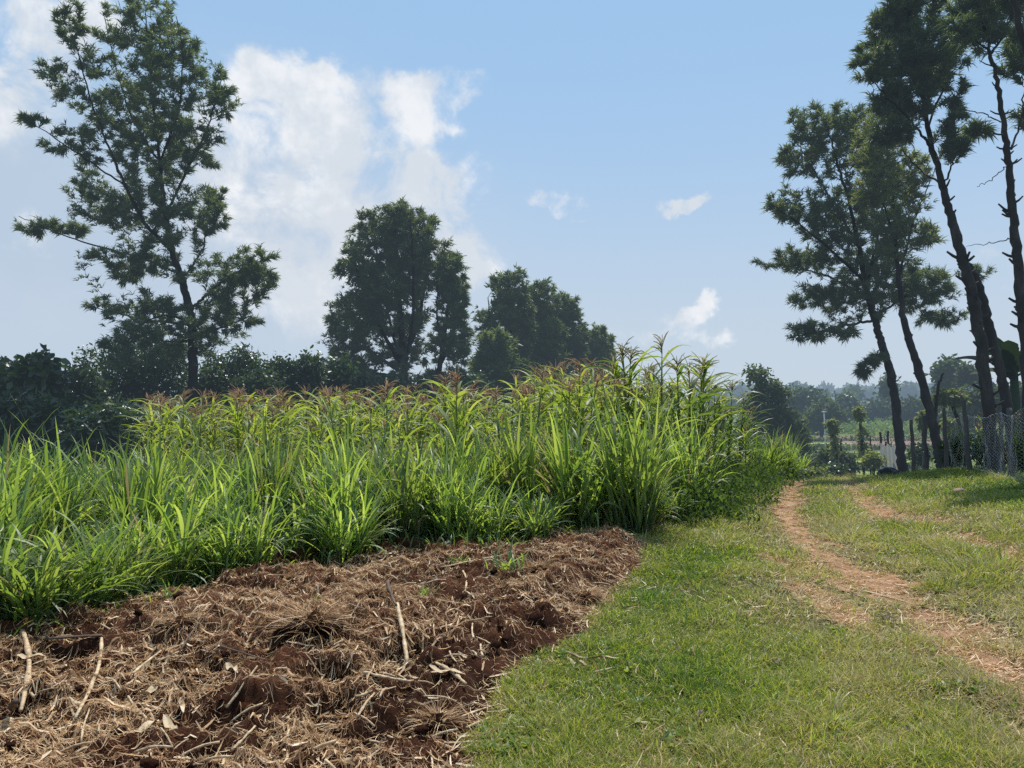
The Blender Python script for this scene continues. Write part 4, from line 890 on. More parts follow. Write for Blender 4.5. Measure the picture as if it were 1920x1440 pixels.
# banana plant
d = 16.8; f = foot(1908, d); root = tag(empty('banana_plant', f), 'banana plant with broad torn leaves behind the twin trunks', 'banana plant')
mb = MB(); t = P(1900, 672, d)-np.array(f); mb.tube(np.stack([[0, 0, -.1], t*.5, t]), [.13, .11, .07], 8, .5); mb.build('pseudostem', M['banana'], root)
r = np.random.default_rng(9)
for k, (a, L_, ti, dr) in enumerate([(math.pi, 1.35, .35, 1.5), (math.pi+.35, 1.2, .75, 1.2), (math.pi-.4, 1.25, 1.0, 1.0), (math.pi+.1, 1.1, 1.35, .8), (math.pi+.9, 1.3, .5, 1.3), (.4, 1.4, .4, 1.5), (-.5, 1.2, .8, 1.2), (math.pi-1.2, 1.2, .5, 1.5), (math.pi-.15, 1.0, .1, 1.2)]):
    S = 16; p = blade_paths(np.array([t-[0, 0, .12+.05*k]]), np.array([a]), np.array([L_]), np.array([ti]), np.array([dr]), S)
    w = .42*np.minimum(1, (np.linspace(0, 1, S)+.02)*5)*(1-np.linspace(0, 1, S)**4)**.6*(1+r.normal(0, .13, S))
    lf = MB(); sd = blade_side(np.array([a]), np.array([0.]))
    for sg in (-1, 1):
        s2 = sd*sg+np.array([0, 0, -.45]); s2 = s2/np.linalg.norm(s2)
        lf.ribbon(p+s2*w[None, :, None]*.25, w[None]*.5, np.broadcast_to(s2, p.shape), np.array([.3+.05*k]))
    lf.build('leaf', M['banana'], root)
# maize behind the netting
for px, d, h in [(1785, 20.5, 1.3), (1800, 19.5, 1.2), (1845, 17.6, 1.3), (1830, 18.2, 1.1), (1900, 15.4, 1.2)]:
    p = P(px, 800, d); maize(p[0], d, h, 'red', 'stunted maize plant growing behind the wire netting', 'maize behind the netting')

# ------------------------------------------------------------------ straw, stalks and roots on the soil
n = 210000; r = np.random.default_rng(21)
y = 3.0+(9.2-3.0)*r.uniform(0, 1, n)**1.5; x = r.uniform(-4.6, 1.7, n)
dd = polydist(x, y, SOIL)
dens = fbm(x*2.2, y*2.2, 61, 4)
bareness = np.exp(-(((x-.1)/.75)**2+((y-4.7)/1.1)**2))*.55+np.exp(-(((x+.6)/.6)**2+((y-3.6)/.5)**2))*.25
keep = (dd > -.10) & (r.uniform(0, 1, n) < np.clip((dens-.31-bareness*.5)*4.2, .16, .92)) & (np.abs(x) < .72*y+.4)
x, y = x[keep], y[keep]; n = len(x)
def lay_fibres(mb, x, y, L, W, v, r, S=5, lift=.03, curl=.9):
    n = len(x); a = r.uniform(0, 6.28, n); ca = r.normal(0, curl, n)
    s = np.linspace(-.5, .5, S); ang = a[:, None]+ca[:, None]*s[None, :]
    px = x[:, None]+L[:, None]*np.cumsum(np.cos(ang), 1)/S; py = y[:, None]+L[:, None]*np.cumsum(np.sin(ang), 1)/S
    pz = H(px, py); sm = pz.mean(1)[:, None]; pz = np.maximum(pz, .45*pz+.55*sm)+lift*np.abs(r.normal(0, 1, n))[:, None]*np.linspace(.2, 1, S)[None, :]+.004
    p = np.stack([px, py, pz], -1)
    sd = np.stack([-np.sin(ang), np.cos(ang), r.normal(0, .8, n)[:, None]*np.ones(S)], -1); sd = unit(sd)
    mb.ribbon(p, W[:, None]*np.array([.6, 1, 1, .9, .3])[None, :S], sd, v)
mb = MB()
lay_fibres(mb, x, y, r.uniform(.02, .10, n), r.uniform(.0014, .0040, n), np.clip(r.normal(.52, .21, n)+.45*(fbm(x*2, y*2, 71, 2)-.5), 0, 1), r, lift=.016, curl=1.5)
k = r.choice(n, 3800, replace=False)
lay_fibres(mb, x[k], y[k], r.uniform(.04, .20, 3800)*r.choice([1, 1, .5], 3800), r.uniform(.005, .013, 3800), np.clip(r.normal(.70, .18, 3800), 0, 1), r, lift=.014, curl=.35)
tag(mb.build('straw_litter', M['straw'], smooth=False), 'matted dry straw and root fibres covering the dug soil', 'straw', kind='stuff')

def stick(px1, py1, px2, py2, rad, lab, mat='stalk', name='dry_stalk', lift=0.0, stand=0.0, grp=None, bend=.025, cat='stalk', flat=1.0):
    rad *= .62
    a = G(px1, py1); b = G(px2, py2); r = np.random.default_rng(int(px1*7+py1*3+px2))
    s = np.linspace(0, 1, 11); pts = np.stack([a[0]+(b[0]-a[0])*s, a[1]+(b[1]-a[1])*s], -1)
    L = np.hypot(*(b-a)); nrm = np.array([-(b-a)[1], (b-a)[0]])/(L+1e-9); pts = pts+nrm*(bend*L*np.sin(s*math.pi)*r.choice([-1, 1]))[:, None]
    gz = H(pts[:, 0], pts[:, 1]); ln = np.polyval(np.polyfit(s, gz, 1), s); z = np.maximum(ln, .3*gz+.7*ln)+np.max(np.maximum(0, gz-ln))*.35+rad+lift+stand*(1-s)
    p3 = np.column_stack([pts, z]); c = p3.mean(0); c[2] = z.min()-rad
    rr = rad*(1+.05*r.normal(0, 1, 11))*np.linspace(1.08, .8, 11); rr[[3, 7]] *= 1.3; rr *= 1+.12*r.normal(0, 1, 11)
    mb = MB(); q = p3-c
    mb.tube(q, rr, 7, .5)
    flat = flat*.75
    if flat != 1.0:
        for v in mb.v: v[:, 2] = (v[:, 2]-q[:, 2].mean())*flat+q[:, 2].mean()
    o = mb.build(name, M[mat]); o.location = c
    return tag(o, lab, cat, grp)
S_ = [(42,1222,38,1372,.021,'thick pale stalk standing out at the left edge of the soil'),(190,1240,140,1405,.015,'long pale stalk slanting down, second from the left edge'),(38,1372,18,1420,.012,'forked lower end of the left stalk, left prong'),(39,1370,58,1415,.010,'forked lower end of the left stalk, right prong'),
 (0,1308,182,1280,.009,'thin long stalk lying across the two pale ones'),(187,1174,296,1149,.012,'stick lying along the napier edge on the left'),(247,1314,302,1270,.012,'bent pale stalk piece left of the middle mound'),(292,1281,352,1270,.011,'short pale stalk joined end to end with the bent one'),(424,1354,482,1327,.011,'pale stalk piece right of the middle foreground'),(240,1337,288,1398,.008,'thin stalk slanting right toward the bottom edge'),
 (434,1442,478,1407,.012,'pale stalk cut by the bottom edge'),(152,1436,170,1378,.007,'thin splinter beside the long slanting stalk'),(548,1308,602,1289,.012,'pale stalk beside the root mound'),(667,1341,742,1317,.011,'slim pale stalk in the dark soil'),(682,1312,776,1309,.014,'flattened fibrous stalk lying level in the dark soil'),(670,1372,702,1338,.012,'short pale stalk pointing up left in the dark soil'),
 (862,1357,948,1320,.010,'pale stalk in a bundle near the lawn edge, upper'),(874,1372,946,1338,.011,'pale stalk in a bundle near the lawn edge, lower'),(833,1404,898,1393,.010,'pale stalk lying at the lawn edge near the bottom'),(777,1167,882,1172,.007,'straight thin stalk lying level in mid soil'),(827,1093,944,1073,.012,'long stick lying near the back of the soil'),(1073,1179,1104,1170,.010,'short pale stalk touching the lawn edge'),
 (843,1243,856,1268,.008,'short pale splinter in the dark soil, upright one'),(888,1228,886,1206,.010,'stubby pale piece standing left of the crossed splinters'),(893,1222,922,1234,.008,'splinter pointing right beside the stubby piece'),(905,1250,901,1236,.012,'tiny pale chip near the lawn edge'),(870,1196,922,1194,.008,'thin stalk above the crossed splinters'),(868,1095,872,1140,.013,'pale stalk pointing to the camera near the back of the soil'),(872,1145,890,1168,.010,'bent continuation of the back stalk'),
 (818,1272,874,1313,.015,'thick pale split stalk in the dark soil, slanting right'),(680,1050,702,1046,.01,'small stick at the napier foot in the middle')]
for i, a in enumerate(S_): stick(*a[:5], a[5], lift=.006)
stick(744, 1208, 764, 1266, .022, 'upright broken stalk stump leaning in the centre of the soil', lift=.02, stand=.06, bend=.01)
stick(726, 1186, 743, 1212, .02, 'dark soil caked stump end above the upright stalk', mat='stalk_dark', lift=.04, stand=.05)
stick(82, 1241, 190, 1236, .030, 'broad dark rotten slab left of the long slanting stalk', mat='stalk_dark', flat=.5)
stick(337, 1274, 410, 1204, .008, 'thin dark stick crossing the straw', mat='stalk_dark', lift=.03)
stick(28, 1425, 22, 1392, .022, 'dark rotten stump at the lower left corner', mat='stalk_dark', lift=.03, stand=.08)
stick(410, 1265, 500, 1292, .008, 'thin dark curved twig in the middle of the straw', mat='stalk_dark', lift=.02)
stick(915, 1165, 945, 1210, .007, 'dark twig arching near the lawn edge', mat='stalk_dark', lift=.05)
stick(1033, 1409, 1200, 1424, .014, 'dark weathered stick lying in the lawn at the bottom edge', mat='stalk_dark', bend=.05, cat='stick', name='dry_stick')
stick(1200, 1424, 1306, 1407, .012, 'right half of the dark stick in the lawn', mat='stalk_dark', bend=.03, cat='stick', name='dry_stick')
stick(1591, 1100, 1729, 1141, .016, 'long bark strip lying across the path', bend=.05, cat='bark strip', name='bark_strip', flat=.5, mat='stalk')
stick(1610, 1100, 1712, 1132, .012, 'thinner bark strip tucked behind the long one', bend=.05, cat='bark strip', name='bark_strip', flat=.6, mat='stalk_dark')
stick(1525, 1050, 1560, 1052, .012, 'dark twig on the path above the bark strips', mat='stalk_dark', cat='twig', name='dry_twig')
# split husks and flat leaf pieces
def husk(px, py, L, W, az, lab, mat='husk', name='dry_husk', cat='husk', curl=.25, grp=None, lift=.02):
    g = G(px, py); S = 9; s = np.linspace(-.5, .5, S); r = np.random.default_rng(int(px+py))
    w = W*np.array([.3, .75, 1, 1, .95, .85, .7, .45, .1]); c, sn = math.cos(az), math.sin(az)
    x = s*L; z = curl*L*(s*s)*1.2+.012*np.sin(s*9)+lift
    rows = []
    for k in (-1, -.4, .4, 1):
        rows.append(np.stack([x*c-w*k*.5*sn, x*sn+w*k*.5*c, z+abs(k)*w*.28+r.normal(0, .003, S)], -1))
    V = np.stack(rows, 1).reshape(-1, 3); i_, j_ = np.meshgrid(np.arange(3), np.arange(S-1)); q0 = j_*4+i_
    mb = MB(); mb.add(V, np.stack([q0, q0+1, q0+5, q0+4], -1).reshape(-1, 4), None, .6)
    o = mb.build(name, M[mat]); o.location = (g[0], g[1], h1(g[0], g[1]))
    return tag(o, lab, cat, grp)
for a in [(320,1402,.22,.04,-.9,'pale split husk lying near the bottom left'),(341,1363,.15,.03,-1.1,'small pale husk above the split one'),(435,1297,.14,.04,-.8,'curled husk in the straw middle left'),(838,1292,.22,.05,-.35,'broad pale husk beside the split stalk'),(272,1405,.2,.05,1.4,'flat husk standing near the bottom left'),(700,1267,.14,.05,1.2,'crumpled pale husk at the foot of the root mound'),(590,1405,.16,.035,-.7,'pale husk near the bottom, left of the dark soil'),(285,1330,.16,.05,1.3,'grey bark flake in the straw'),(60,1275,.16,.05,.2,'pale flake beside the left stalk'),(880,1262,.14,.02,-.3,'thin bent husk in the dark soil near the lawn')]:
    husk(*a)
for a in [(1112,1246,.34,.022,-.2,'long reddish dry leaf strip lying on the lawn'),(1083,1254,.13,.022,-.6,'short dry leaf strip left of the long one')]:
    husk(*a, name='dry_leaf', cat='leaf', mat='stalk', lift=.035)
for a in [(1458,1251,.10,.05,.3,'pale folded dead leaf in the middle of the lawn'),(1663,1172,.13,.05,.1,'grey curled dead leaf on the lawn below the bark strips'),(1716,1390,.11,.06,-.8,'brown crumpled dead leaf near the bottom right'),(1272,1226,.08,.04,.2,'whitish dead leaf on the left part of the lawn'),(1335,1285,.09,.05,.5,'grey dead leaf on the shaded lawn'),(1690,1283,.09,.03,.4,'dark dead leaf right of the lawn centre'),(1822,1143,.10,.05,-.3,'dark dead leaf near the right edge'),(1300,1235,.07,.04,1,'second whitish dead leaf on the left part of the lawn'),(1315,1350,.09,.04,1.2,'brown dead leaf above the dark stick'),(1715,925,.22,.09,1.1,'pale dry leaf scrap on the bright bank'),(1380,947,.3,.05,-.4,'pale dry maize leaf beside the weeds')]:
    husk(a[0], a[1], a[2]*.8, a[3]*.7, *a[4:], name='dead_leaf', cat='leaf', mat='dryleaf', curl=.5, lift=.03)
# small broken pieces
r = np.random.default_rng(33); got = 0
protos = []
while got < 150:
    y = 3.1+5.4*r.uniform()**1.6; x = r.uniform(-3.6, 1.4)
    if polydist(np.array([x]), np.array([y]), SOIL)[0] < .08 or abs(x) > .7*y: continue
    if len(protos) < 12:
        L = r.uniform(.07, .22); s = np.linspace(-.5, .5, 6); rad = r.uniform(.003, .0065); mb = MB()
        pts = np.stack([s*L, .05*L*np.sin(s*3+r.uniform(0, 3)), .05*L*np.cos(s*4)+rad], -1)
        mb.tube(pts, rad*np.array([1, 1, 1.2, .9, .9, .7]), 6, .5); o = mb.build('stalk_piece', M['stalk']); protos.append(o)
    else: o = protos[got % 12].copy(); C.objects.link(o)
    o.location = (x, y, h1(x, y)+.012); o.rotation_euler = (r.normal(0, .2), r.normal(0, .25), r.uniform(0, 6.28))
    tag(o, 'short broken dry stalk piece scattered on the dug soil', 'stalk piece', 'broken stalk pieces on the soil'); got += 1
# soil clods
protos = []; got = 0
while got < 110:
    y = 3.2+4.6*r.uniform()**1.5; x = r.uniform(-2.6, 1.3)
    if polydist(np.array([x]), np.array([y]), SOIL)[0] < .05: continue
    if len(protos) < 7:
        u = np.linspace(0, 6.28, 15)[:-1]; rows = []; sd = r.uniform(0, 99)
        for t in np.linspace(.05, math.pi-.05, 9):
            q = np.stack([np.sin(t)*np.cos(u), np.sin(t)*np.sin(u), np.cos(t)+0*u], -1)
            rr = 1+1.5*(fbm(q[:, 0]*2.6+sd, q[:, 1]*2.6+q[:, 2]*2.9, 5, 4)-.5)
            rows.append(q*rr[:, None]*np.array([1, .85, .7]))
        i_, j_ = np.meshgrid(np.arange(14), np.arange(8)); mb = MB()
        mb.add(np.concatenate(rows), np.stack([j_*14+i_, j_*14+(i_+1) % 14, j_*14+14+(i_+1) % 14, j_*14+14+i_], -1).reshape(-1, 4), None, .15)
        o = mb.build('soil_clod', M['soil']); protos.append(o)
    else: o = protos[got % 7].copy(); C.objects.link(o)
    sc = r.uniform(.010, .034); o.scale = (sc, sc, sc*.9); o.location = (x, y, h1(x, y)+sc*.2); o.rotation_euler = (r.uniform(-.4, .4), r.uniform(-.4, .4), r.uniform(0, 6))
    tag(o, 'dark crumbly clod of turned soil', 'clod', 'soil clods'); got += 1
# root clumps pulled out of the ground
for i, (px, py, rad, lab) in enumerate([(585,1240,.24,'big upturned root clump with hanging pale roots in the soil middle'),(340,1230,.15,'small root clump in the straw on the left'),(700,1180,.18,'dark root clump above the upright stalk'),(1010,1098,.2,'uprooted clump with green shoots near the back right of the soil'),(820,1370,.14,'pale bristly root clump at the lower lawn edge'),(480,1175,.13,'small root clump near the back of the soil'),(1095,1130,.16,'root clump near the right tip of the soil'),(285,1190,.10,'little root clump left under the napier'),(738,1190,.10,'whitish bristly root tuft on top of the stump')]):
    g = G(px, py); r = np.random.default_rng(700+i); root = tag(empty('root_clump', (g[0], g[1], h1(g[0], g[1]))), lab, 'root clump')
    u = np.linspace(0, 6.28, 21)[:-1]; rows = []
    for t in np.linspace(.02, math.pi*.55, 9):
        q = np.stack([np.sin(t)*np.cos(u), np.sin(t)*np.sin(u), np.cos(t)+0*u], -1)
        rows.append(q*(rad*(.72+1.3*(fbm(q[:, 0]*3.2+i, q[:, 1]*3.2+q[:, 2]*3, 9, 4)-.5)))[:, None]*np.array([1, .9, .42]))
    i_, j_ = np.meshgrid(np.arange(20), np.arange(8)); mb = MB()
    mb.add(np.concatenate(rows), np.stack([j_*20+i_, j_*20+20+i_, j_*20+20+(i_+1) % 20, j_*20+(i_+1) % 20], -1).reshape(-1, 4), None, .1)
    mb.build('earth_ball', M['soil'], root)
    n = int(240*rad/.15); a = r.uniform(0, 6.28, n); el = r.uniform(0, 1.3, n)
    b = np.stack([np.cos(a)*np.cos(el), np.sin(a)*np.cos(el)*.9, np.sin(el)*.6], -1)*rad*.68
    mb = MB(); p = blade_paths(b, a+r.normal(0, .5, n), r.uniform(.3, 1.1, n)*rad, 1.75-el*.6+r.normal(0, .3, n), r.uniform(.1, 1.0, n), 6)
    mb.ribbon(p, np.full((n, 6), .0028)*np.array([1.3, 1, 1, .8, .6, .3]), blade_side(a, r.normal(0, .8, n)), np.clip(r.normal(.55, .22, n), 0, 1))
    mb.build('root_fibre', M['straw'], root)
# seedlings on the soil
for i, (px, py, s, lab) in enumerate([(320,1160,.16,'small feathery green weed on the soil at left'),(590,1195,.08,'tiny green seedling left of the root mound'),(950,1102,.30,'green blades sprouting on the uprooted clump'),(860,1078,.14,'little green sprout by the long back stick'),(790,1160,.12,'tiny green sprout in mid soil')]):
    g = G(px, py); r = np.random.default_rng(800+i); n = 26; a = r.uniform(0, 6.28, n); mb = MB()
    p = blade_paths(r.normal(0, .25*s, (n, 3))*[1, 1, 0], a, r.uniform(.5, 1.2, n)*s, r.uniform(.2, 1.0, n), r.uniform(.2, 1.2, n), 5)
    mb.ribbon(p, s*.07*prof(5)[None, :]*np.ones((n, 1)), blade_side(a, r.normal(0, .5, n)), r.uniform(.6, 1, n))
    o = mb.build('seedling', M['napier']); o.location = (g[0], g[1], h1(g[0], g[1])); tag(o, lab, 'seedling')

# ------------------------------------------------------------------ lawn
r = np.random.default_rng(51); mb = MB()
def lawn(n, y0, y1, pw, Lr, Wr, S):
    u = r.uniform(0, 1, n); e = 1-pw; y = (y0**e+u*(y1**e-y0**e))**(1/e); x = r.uniform(-.12, .80, n)*y
    x += r.uniform(-.2, .2, n)
    ds = polydist(x, y, SOIL)+wob(x, y)*.6; dn = polydist(x, y, NAP); dt = trackd(x, y)+(fbm(x*5, y*5, 91, 4)-.5)*.75
    fr = x-field_right(y)
    pro = np.where(dt < -.16, .05+.3*(fbm(x*6, y*6, 37, 3) > .58), np.where(dt < 0, .30, np.where(dt < .3, .6, 1.0)))*np.where(dt < .05, 1, np.clip(.45+1.6*fbm(x*1.3, y*1.3, 13, 3)-.25, .3, 1))
    ok = (ds < .04) & (dn < .15) & ((fr > -.1) | (y < 10.5)) & (r.uniform(0, 1, n) < pro)
    x, y, dt, ds = x[ok], y[ok], dt[ok], ds[ok]; n = len(x)
    dry = .20+.85*(fbm(x*.9+4, y*.9, 17, 4)-.40)+.30*np.exp(-np.maximum(dt, 0)/.5)+.16*sstep(.2, .75, x/y)*(1-sstep(9, 13, y))+.10*np.exp(-np.maximum(-ds, 0)/.3)-.12*sstep(-3.0, -.6, x-xfence(y))
    v = np.clip(dry+r.normal(0, .17, n)+(r.uniform(0, 1, n) < .06+.10*np.clip(dry, 0, 1))*.45, 0, 1)
    tall = .35+1.5*fbm(x*3.2, y*3.2, 23, 3)
    L = r.uniform(*Lr, n)*tall*(1-.4*(dt < 0)); W = r.uniform(*Wr, n)*(1+y*.05)
    scatter_blades(mb, x, y, ground_h(x, y)-.004, L, W, r.uniform(.15, 1.25, n), r.uniform(.2, 1.3, n), v, S, .9)
lawn(230000, 2.6, 7.5, 2.2, (.03, .10), (.003, .007), 4)
lawn(170000, 7.0, 24, 2.0, (.04, .11), (.005, .010), 3)
tag(mb.build('lawn_grass', M['lawn'], smooth=False), 'short mottled green and straw coloured grass', 'grass', kind='stuff')
# longer tufts beside the ruts
TP = []
for i in range(6):
    q = np.random.default_rng(900+i); n = 90; a = q.uniform(0, 6.28, n); rr = .14*np.sqrt(q.uniform(0, 1, n)); t = MB()
    p = blade_paths(np.stack([rr*np.cos(a), rr*np.sin(a), 0*a], -1), a+q.normal(0, .7, n), q.uniform(.08, .24, n), q.uniform(.1, .9, n), q.uniform(.4, 1.7, n), 6)
    t.ribbon(p, q.uniform(.004, .009, n)[:, None]*prof(6)[None, :], blade_side(a, q.normal(0, .6, n)), np.clip(q.normal(.5, .22, n)+(.12 if i % 2 else -.15), 0, 1))
    TP.append(t.build('grass_tuft', M['lawn']))
def tuft(x, y, s, lab, grp, first=[0]):
    k = first[0]; first[0] += 1
    o = TP[k] if k < 6 else TP[int(r.integers(6))].copy()
    if k >= 6: C.objects.link(o)
    o.location = (x, y, h1(x, y)-.01); o.rotation_euler = (0, 0, r.uniform(0, 6.28)); o.scale = (s, s, s*r.uniform(.7, 1.0)); tag(o, lab, 'grass tuft', grp)
for (pa, pb, cnt_, s0, lab, grp) in [((1560,925),(1740,1020),46,1.3,'longish pale grass tuft on the strip between the two ruts','tufts between the ruts'),((1730,1030),(1915,1120),40,1.2,'straw coloured grass tuft on the rough patch near the right edge','tufts near the right edge'),((1480,1340),(1580,1400),7,.9,'broad bladed green tuft in the lower lawn','tufts in the lower lawn'),((1420,1200),(1780,1290),14,.7,'dry bleached grass tuft lying in the middle lawn','dry tufts in the middle lawn'),((1210,985),(1380,1030),16,1.2,'green tuft at the foot of the napier corner clump','tufts at the field corner'),((1530,878),(1660,900),18,1.6,'rough tuft on the crest of the track','tufts on the crest'),((1600,890),(1900,985),30,1.1,'green tuft on the shaded bank below the fence','tufts on the bank')]:
    for k in range(cnt_):
        g = G(r.uniform(pa[0], pb[0]), r.uniform(pa[1], pb[1]))
        if trackd(np.array([g[0]]), np.array([g[1]]))[0] < .02: continue
        tuft(g[0], g[1], s0*r.uniform(.6, 1.15), lab, grp)
# straw fragments on the bare path
n = 9000; mb = MB(); allx, ally = [], []
for t in (TRACK, TRACK2, RUT2, RUT3, SPUR, SPUR2):
    m = 8000; i = r.integers(0, len(t)-1, m); u = r.uniform(0, 1, m); T = np.array(t)
    p = T[i]+(T[i+1]-T[i])*u[:, None]; allx.append(p[:, 0]+r.normal(0, .6, m)*p[:, 2]); ally.append(p[:, 1]+r.normal(0, .25, m))
x = np.concatenate(allx); y = np.concatenate(ally); k = np.arange(len(x)); n = len(x)
lay_fibres(mb, x, y, r.uniform(.03, .14, n), r.uniform(.003, .009, n), np.clip(r.normal(.58, .2, n), 0, 1), r, lift=.006, curl=.8)
tag(mb.build('straw_litter', M['straw'], smooth=False), 'dry straw fragments trodden into the earth path', 'straw', kind='stuff')
# litter and small flat weeds in the lawn
n = 20000; y = (2.6**-1+r.uniform(0, 1, n)*(20**-1-2.6**-1))**-1; x = r.uniform(-.1, .78, n)*y
k = (polydist(x, y, SOIL) < .1) & (polydist(x, y, NAP) < 0) & ((x > field_right(y)) | (y < 10)) & (r.uniform(0, 1, n) < np.clip(fbm(x*1.7, y*1.7, 19, 3)*3.2-1.1, .12, 1)); x, y = x[k], y[k]; n = len(x); mb = MB()
lay_fibres(mb, x, y, r.uniform(.03, .13, n)*(1+y*.03), r.uniform(.002, .006, n)*(1+y*.05), np.clip(r.normal(.72, .2, n), 0, 1), r, lift=.03, curl=.8)
tag(mb.build('grass_clippings', M['straw'], smooth=False), 'dry clippings lying loose on the lawn', 'clippings', kind='stuff')
n = 900; y = (2.6**-1+r.uniform(0, 1, n)*(16**-1-2.6**-1))**-1; x = r.uniform(-.1, .76, n)*y
k = (polydist(x, y, SOIL) < 0) & (polydist(x, y, NAP) < 0) & ((x > field_right(y)) | (y < 10)) & (trackd(x, y) > .05) & (fbm(x*1.1, y*1.1, 29, 3) > .47); x, y = x[k], y[k]; n = len(x); mb = MB()
K = 8; az = r.uniform(0, 6.28, n*K); b = np.repeat(np.stack([x, y, ground_h(x, y)+.015], -1), K, 0)
p = blade_paths(b, az, r.uniform(.025, .075, n*K), r.uniform(.7, 1.3, n*K), r.uniform(.2, .7, n*K), 5)
mb.ribbon(p, r.uniform(.012, .024, n*K)[:, None]*np.array([.3, .9, 1, .75, .1])[None, :], blade_side(az, r.normal(0, .3, n*K)), r.uniform(.05, .4, n*K))
tag(mb.build('lawn_weeds', M['lawn'], smooth=False), 'small flat leaved weeds among the lawn grass', 'weeds', kind='stuff')
# broadleaf weeds at the field edge
mb = MB(); n = 1500; y = r.uniform(9.6, 19, n); x = field_right(y)+r.normal(.0, .45, n); k = (x > 2.2); x, y = x[k], y[k]
leafcloud(mb, np.stack([x, y, ground_h(x, y)+np.abs(r.normal(0, .22, len(x)))+.04], -1), 10, .09, .075, .035, r.uniform(.1, .8, len(x)), r)
tag(mb.build('weeds', M['weed'], smooth=False), 'low broad leaved weeds along the field edge beside the lawn', 'weeds', kind='stuff')
# stone on the bank
u = np.linspace(0, 6.28, 17)[:-1]; rows = []
for t in np.linspace(.03, math.pi*.6, 9):
    q = np.stack([np.sin(t)*np.cos(u), np.sin(t)*np.sin(u), np.cos(t)+0*u], -1); rows.append(q*(.09*(1+.6*(fbm(q[:, 0]*1.5+3, q[:, 1]*1.5+q[:, 2], 4, 3)-.5)))[:, None]*np.array([1.1, .8, .65]))
i_, j_ = np.meshgrid(np.arange(16), np.arange(8)); mb = MB(); mb.add(np.concatenate(rows), np.stack([j_*16+i_, j_*16+16+i_, j_*16+16+(i_+1) % 16, j_*16+(i_+1) % 16], -1).reshape(-1, 4), None, .5)
o = mb.build('stone', M['stone']); g = G(1800, 927, .15); o.location = (g[0], g[1], h1(*g)+.02); tag(o, 'pinkish pale stone on the grassy bank below the fence', 'stone')

# ------------------------------------------------------------------ sky, sun, camera
SUN_EL, SUN_AZ = R(60), R(10)       # azimuth measured from the view axis towards the right
w = bpy.data.worlds.new('World'); bpy.context.scene.world = w; w.use_nodes = True
nt = w.node_tree; nt.nodes.clear(); L = nt.links
sky = N(nt, 'ShaderNodeTexSky', sky_type='NISHITA', sun_disc=False, sun_elevation=SUN_EL, sun_rotation=SUN_AZ, altitude=1800.0, air_density=1.0, dust_density=1.6, ozone_density=1.5)
tc = N(nt, 'ShaderNodeTexCoord'); dv = tc.outputs['Generated']
sp = N(nt, 'ShaderNodeSeparateXYZ'); L.new(dv, sp.inputs[0])
def mth(op, a, b=None, c=None, clamp=False):
    n = N(nt, 'ShaderNodeMath', operation=op, use_clamp=clamp)
    for i, q in enumerate((a, b, c)):
        if q is None: continue
        if hasattr(q, 'links') or hasattr(q, 'node'): L.new(q, n.inputs[i])
        else: n.inputs[i].default_value = q
    return n.outputs[0]
az = mth('ARCTAN2', sp.outputs['X'], sp.outputs['Y']); el = mth('ARCSINE', sp.outputs['Z'])
def azel(px, py):
    p = P(px, py, 100.0)-np.array([0, 0, CAMZ]); p /= np.linalg.norm(p); return math.atan2(p[0], p[1]), math.asin(p[2])
def blobsum(lst):
    tot = None
    for px, py, rx, ry, amp in lst:
        a, e = azel(px, py); sa = rx/F; se = ry/F
        u = mth('MULTIPLY_ADD', az, 1/sa, -a/sa); v = mth('MULTIPLY_ADD', el, 1/se, -e/se)
        q = mth('MULTIPLY_ADD', u, u, mth('MULTIPLY', v, v)); g = mth('MULTIPLY', mth('EXPONENT', mth('MULTIPLY', q, -1.0)), amp)
        tot = g if tot is None else mth('ADD', tot, g)
    return tot
def fb(scale, det, rough, seed, dist=0.0):
    o = N(nt, 'ShaderNodeVectorMath', operation='ADD'); L.new(dv, o.inputs[0]); o.inputs[1].default_value = (seed, seed*.37, seed*1.7)
    n = N(nt, 'ShaderNodeTexNoise', noise_dimensions='3D', inp={'Scale': scale, 'Detail': det, 'Roughness': rough, 'Distortion': dist}); L.new(o.outputs[0], n.inputs['Vector']); return n.outputs[0]
n_big = fb(5.0, 2, .5, 2.3); n_fine = fb(13.0, 6, .62, 8.1, .25)
az0, el0 = az, el
az = mth('ADD', az, mth('MULTIPLY_ADD', fb(20.0, 4, .6, 3.1), .085, -.0425)); el = mth('ADD', el, mth('MULTIPLY_ADD', fb(20.0, 4, .6, 11.7), .075, -.0375))
blobs = blobsum([(0,140,115,120,1.2),(520,235,150,100,.95),(470,180,80,60,.7),(590,150,60,36,.9),(768,203,80,40,.95),(780,150,70,28,.7),(840,238,50,18,.6),(700,330,160,60,.95),(520,370,170,130,.95),(800,345,95,44,1.05),(740,300,60,30,.5),(880,145,34,28,.6),(880,185,34,20,.45),(850,440,70,50,1.0),(620,480,130,90,.85),(890,510,70,36,.9),(560,600,150,60,.6),(170,45,90,60,.75),(1052,386,52,28,1.9),(1292,380,44,20,1.8),(1312,580,36,26,1.8),(1235,622,70,28,1.6),(1340,640,60,16,.7),(1890,510,60,46,.8),(50,440,70,34,.7)])
bl = mth('MINIMUM', blobs, 1.0)
nz = mth('ADD', mth('MULTIPLY_ADD', n_big, 1.2, -.6), mth('MULTIPLY_ADD', n_fine, 5.0, -2.5))
den = mth('MULTIPLY_ADD', bl, mth('MULTIPLY_ADD', nz, .8, 1.0), -.36)
cl = N(nt, 'ShaderNodeMapRange', interpolation_type='SMOOTHSTEP', inp={1: -.04, 2: .85}); L.new(den, cl.inputs[0])
veil2 = mth('MULTIPLY', blobsum([(620,470,260,130,.8),(480,330,170,120,.6),(560,600,260,60,.35),(60,560,120,60,.3)]), mth('MULTIPLY_ADD', n_fine, 2.4, -.45), clamp=True)
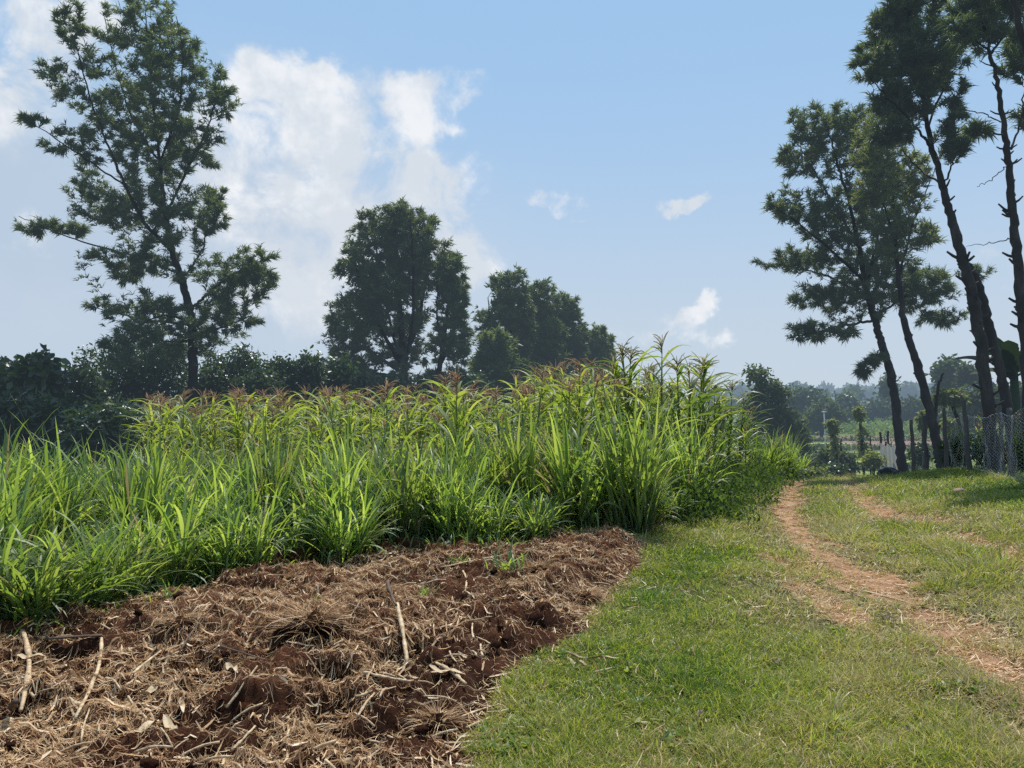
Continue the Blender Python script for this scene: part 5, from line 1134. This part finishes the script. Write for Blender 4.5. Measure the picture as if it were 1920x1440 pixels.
veil = mth('MULTIPLY', blobsum([(140,480,380,220,.85),(440,430,260,240,.5),(0,330,200,150,.5)]), mth('MULTIPLY_ADD', n_big, 1.2, .25), clamp=True)
# base sky: haze whitens it towards the horizon
_e = mth('MULTIPLY', el0, 1/R(15.0)); hz = mth('EXPONENT', mth('MULTIPLY', mth('MULTIPLY', _e, _e), -1.0))
SK = 10.0
def rgb(c): n = N(nt, 'ShaderNodeRGB'); n.outputs[0].default_value = (c[0]*SK, c[1]*SK, c[2]*SK, 1); return n.outputs[0]
def mix(f, a, b):
    n = N(nt, 'ShaderNodeMix', data_type='RGBA')
    if isinstance(f, float): n.inputs[0].default_value = f
    else: L.new(f, n.inputs[0])
    L.new(a, n.inputs[6]); L.new(b, n.inputs[7]); return n.outputs[2]
SKYMIX = .78
base = mix(SKYMIX, sky.outputs[0], rgb((.375, .62, .92)))
col = mix(mth('MULTIPLY', hz, .92), base, rgb((.575, .66, .75)))
col = mix(veil, col, rgb((.49, .605, .745)))
col = mix(mth('MULTIPLY', veil2, .85), col, rgb((.66, .71, .79)))
shade = N(nt, 'ShaderNodeMapRange', interpolation_type='SMOOTHSTEP', inp={1: .42, 2: .60}); L.new(fb(9.0, 5, .6, 15.0), shade.inputs[0])
ccol = mix(shade.outputs[0], rgb((.69, .745, .81)), rgb((.90, .92, .95)))
col = mix(mth('MULTIPLY', cl.outputs[0], .94), col, ccol)
bg = N(nt, 'ShaderNodeBackground', inp={'Strength': .1}); L.new(col, bg.inputs[0])
wo = N(nt, 'ShaderNodeOutputWorld'); L.new(bg.outputs[0], wo.inputs[0])

sl = bpy.data.lights.new('sun', 'SUN'); sl.energy = 5.0; sl.angle = R(.53); sl.color = (1, .955, .88)
so = bpy.data.objects.new('sun', sl); C.objects.link(so)
from mathutils import Vector
sd = Vector((math.sin(SUN_AZ)*math.cos(SUN_EL), math.cos(SUN_AZ)*math.cos(SUN_EL), math.sin(SUN_EL)))
so.rotation_euler = (-sd).to_track_quat('-Z', 'Y').to_euler(); so.location = (0, 0, 30)

cd = bpy.data.cameras.new('camera'); cd.sensor_width = 36; cd.lens = 36*F/1920.0; cd.clip_end = 6000; cd.clip_start = .05
co = bpy.data.objects.new('camera', cd); C.objects.link(co); co.location = (0, 0, CAMZ); co.rotation_euler = (R(90)+PITCH, 0, 0)
sc = bpy.context.scene; sc.camera = co
sc.view_settings.view_transform = 'Standard'; sc.view_settings.look = 'None'; sc.view_settings.exposure = 0; sc.view_settings.gamma = 1
sc.render.resolution_x = 1024; sc.render.resolution_y = 768
sc.cycles.max_bounces = 5; sc.cycles.diffuse_bounces = 3; sc.cycles.glossy_bounces = 1; sc.cycles.transmission_bounces = 3; sc.cycles.transparent_max_bounces = 2
sc.cycles.caustics_reflective = False; sc.cycles.caustics_refractive = False; sc.cycles.sample_clamp_indirect = 4.0
try: sc.cycles.use_denoising = False
except Exception: pass
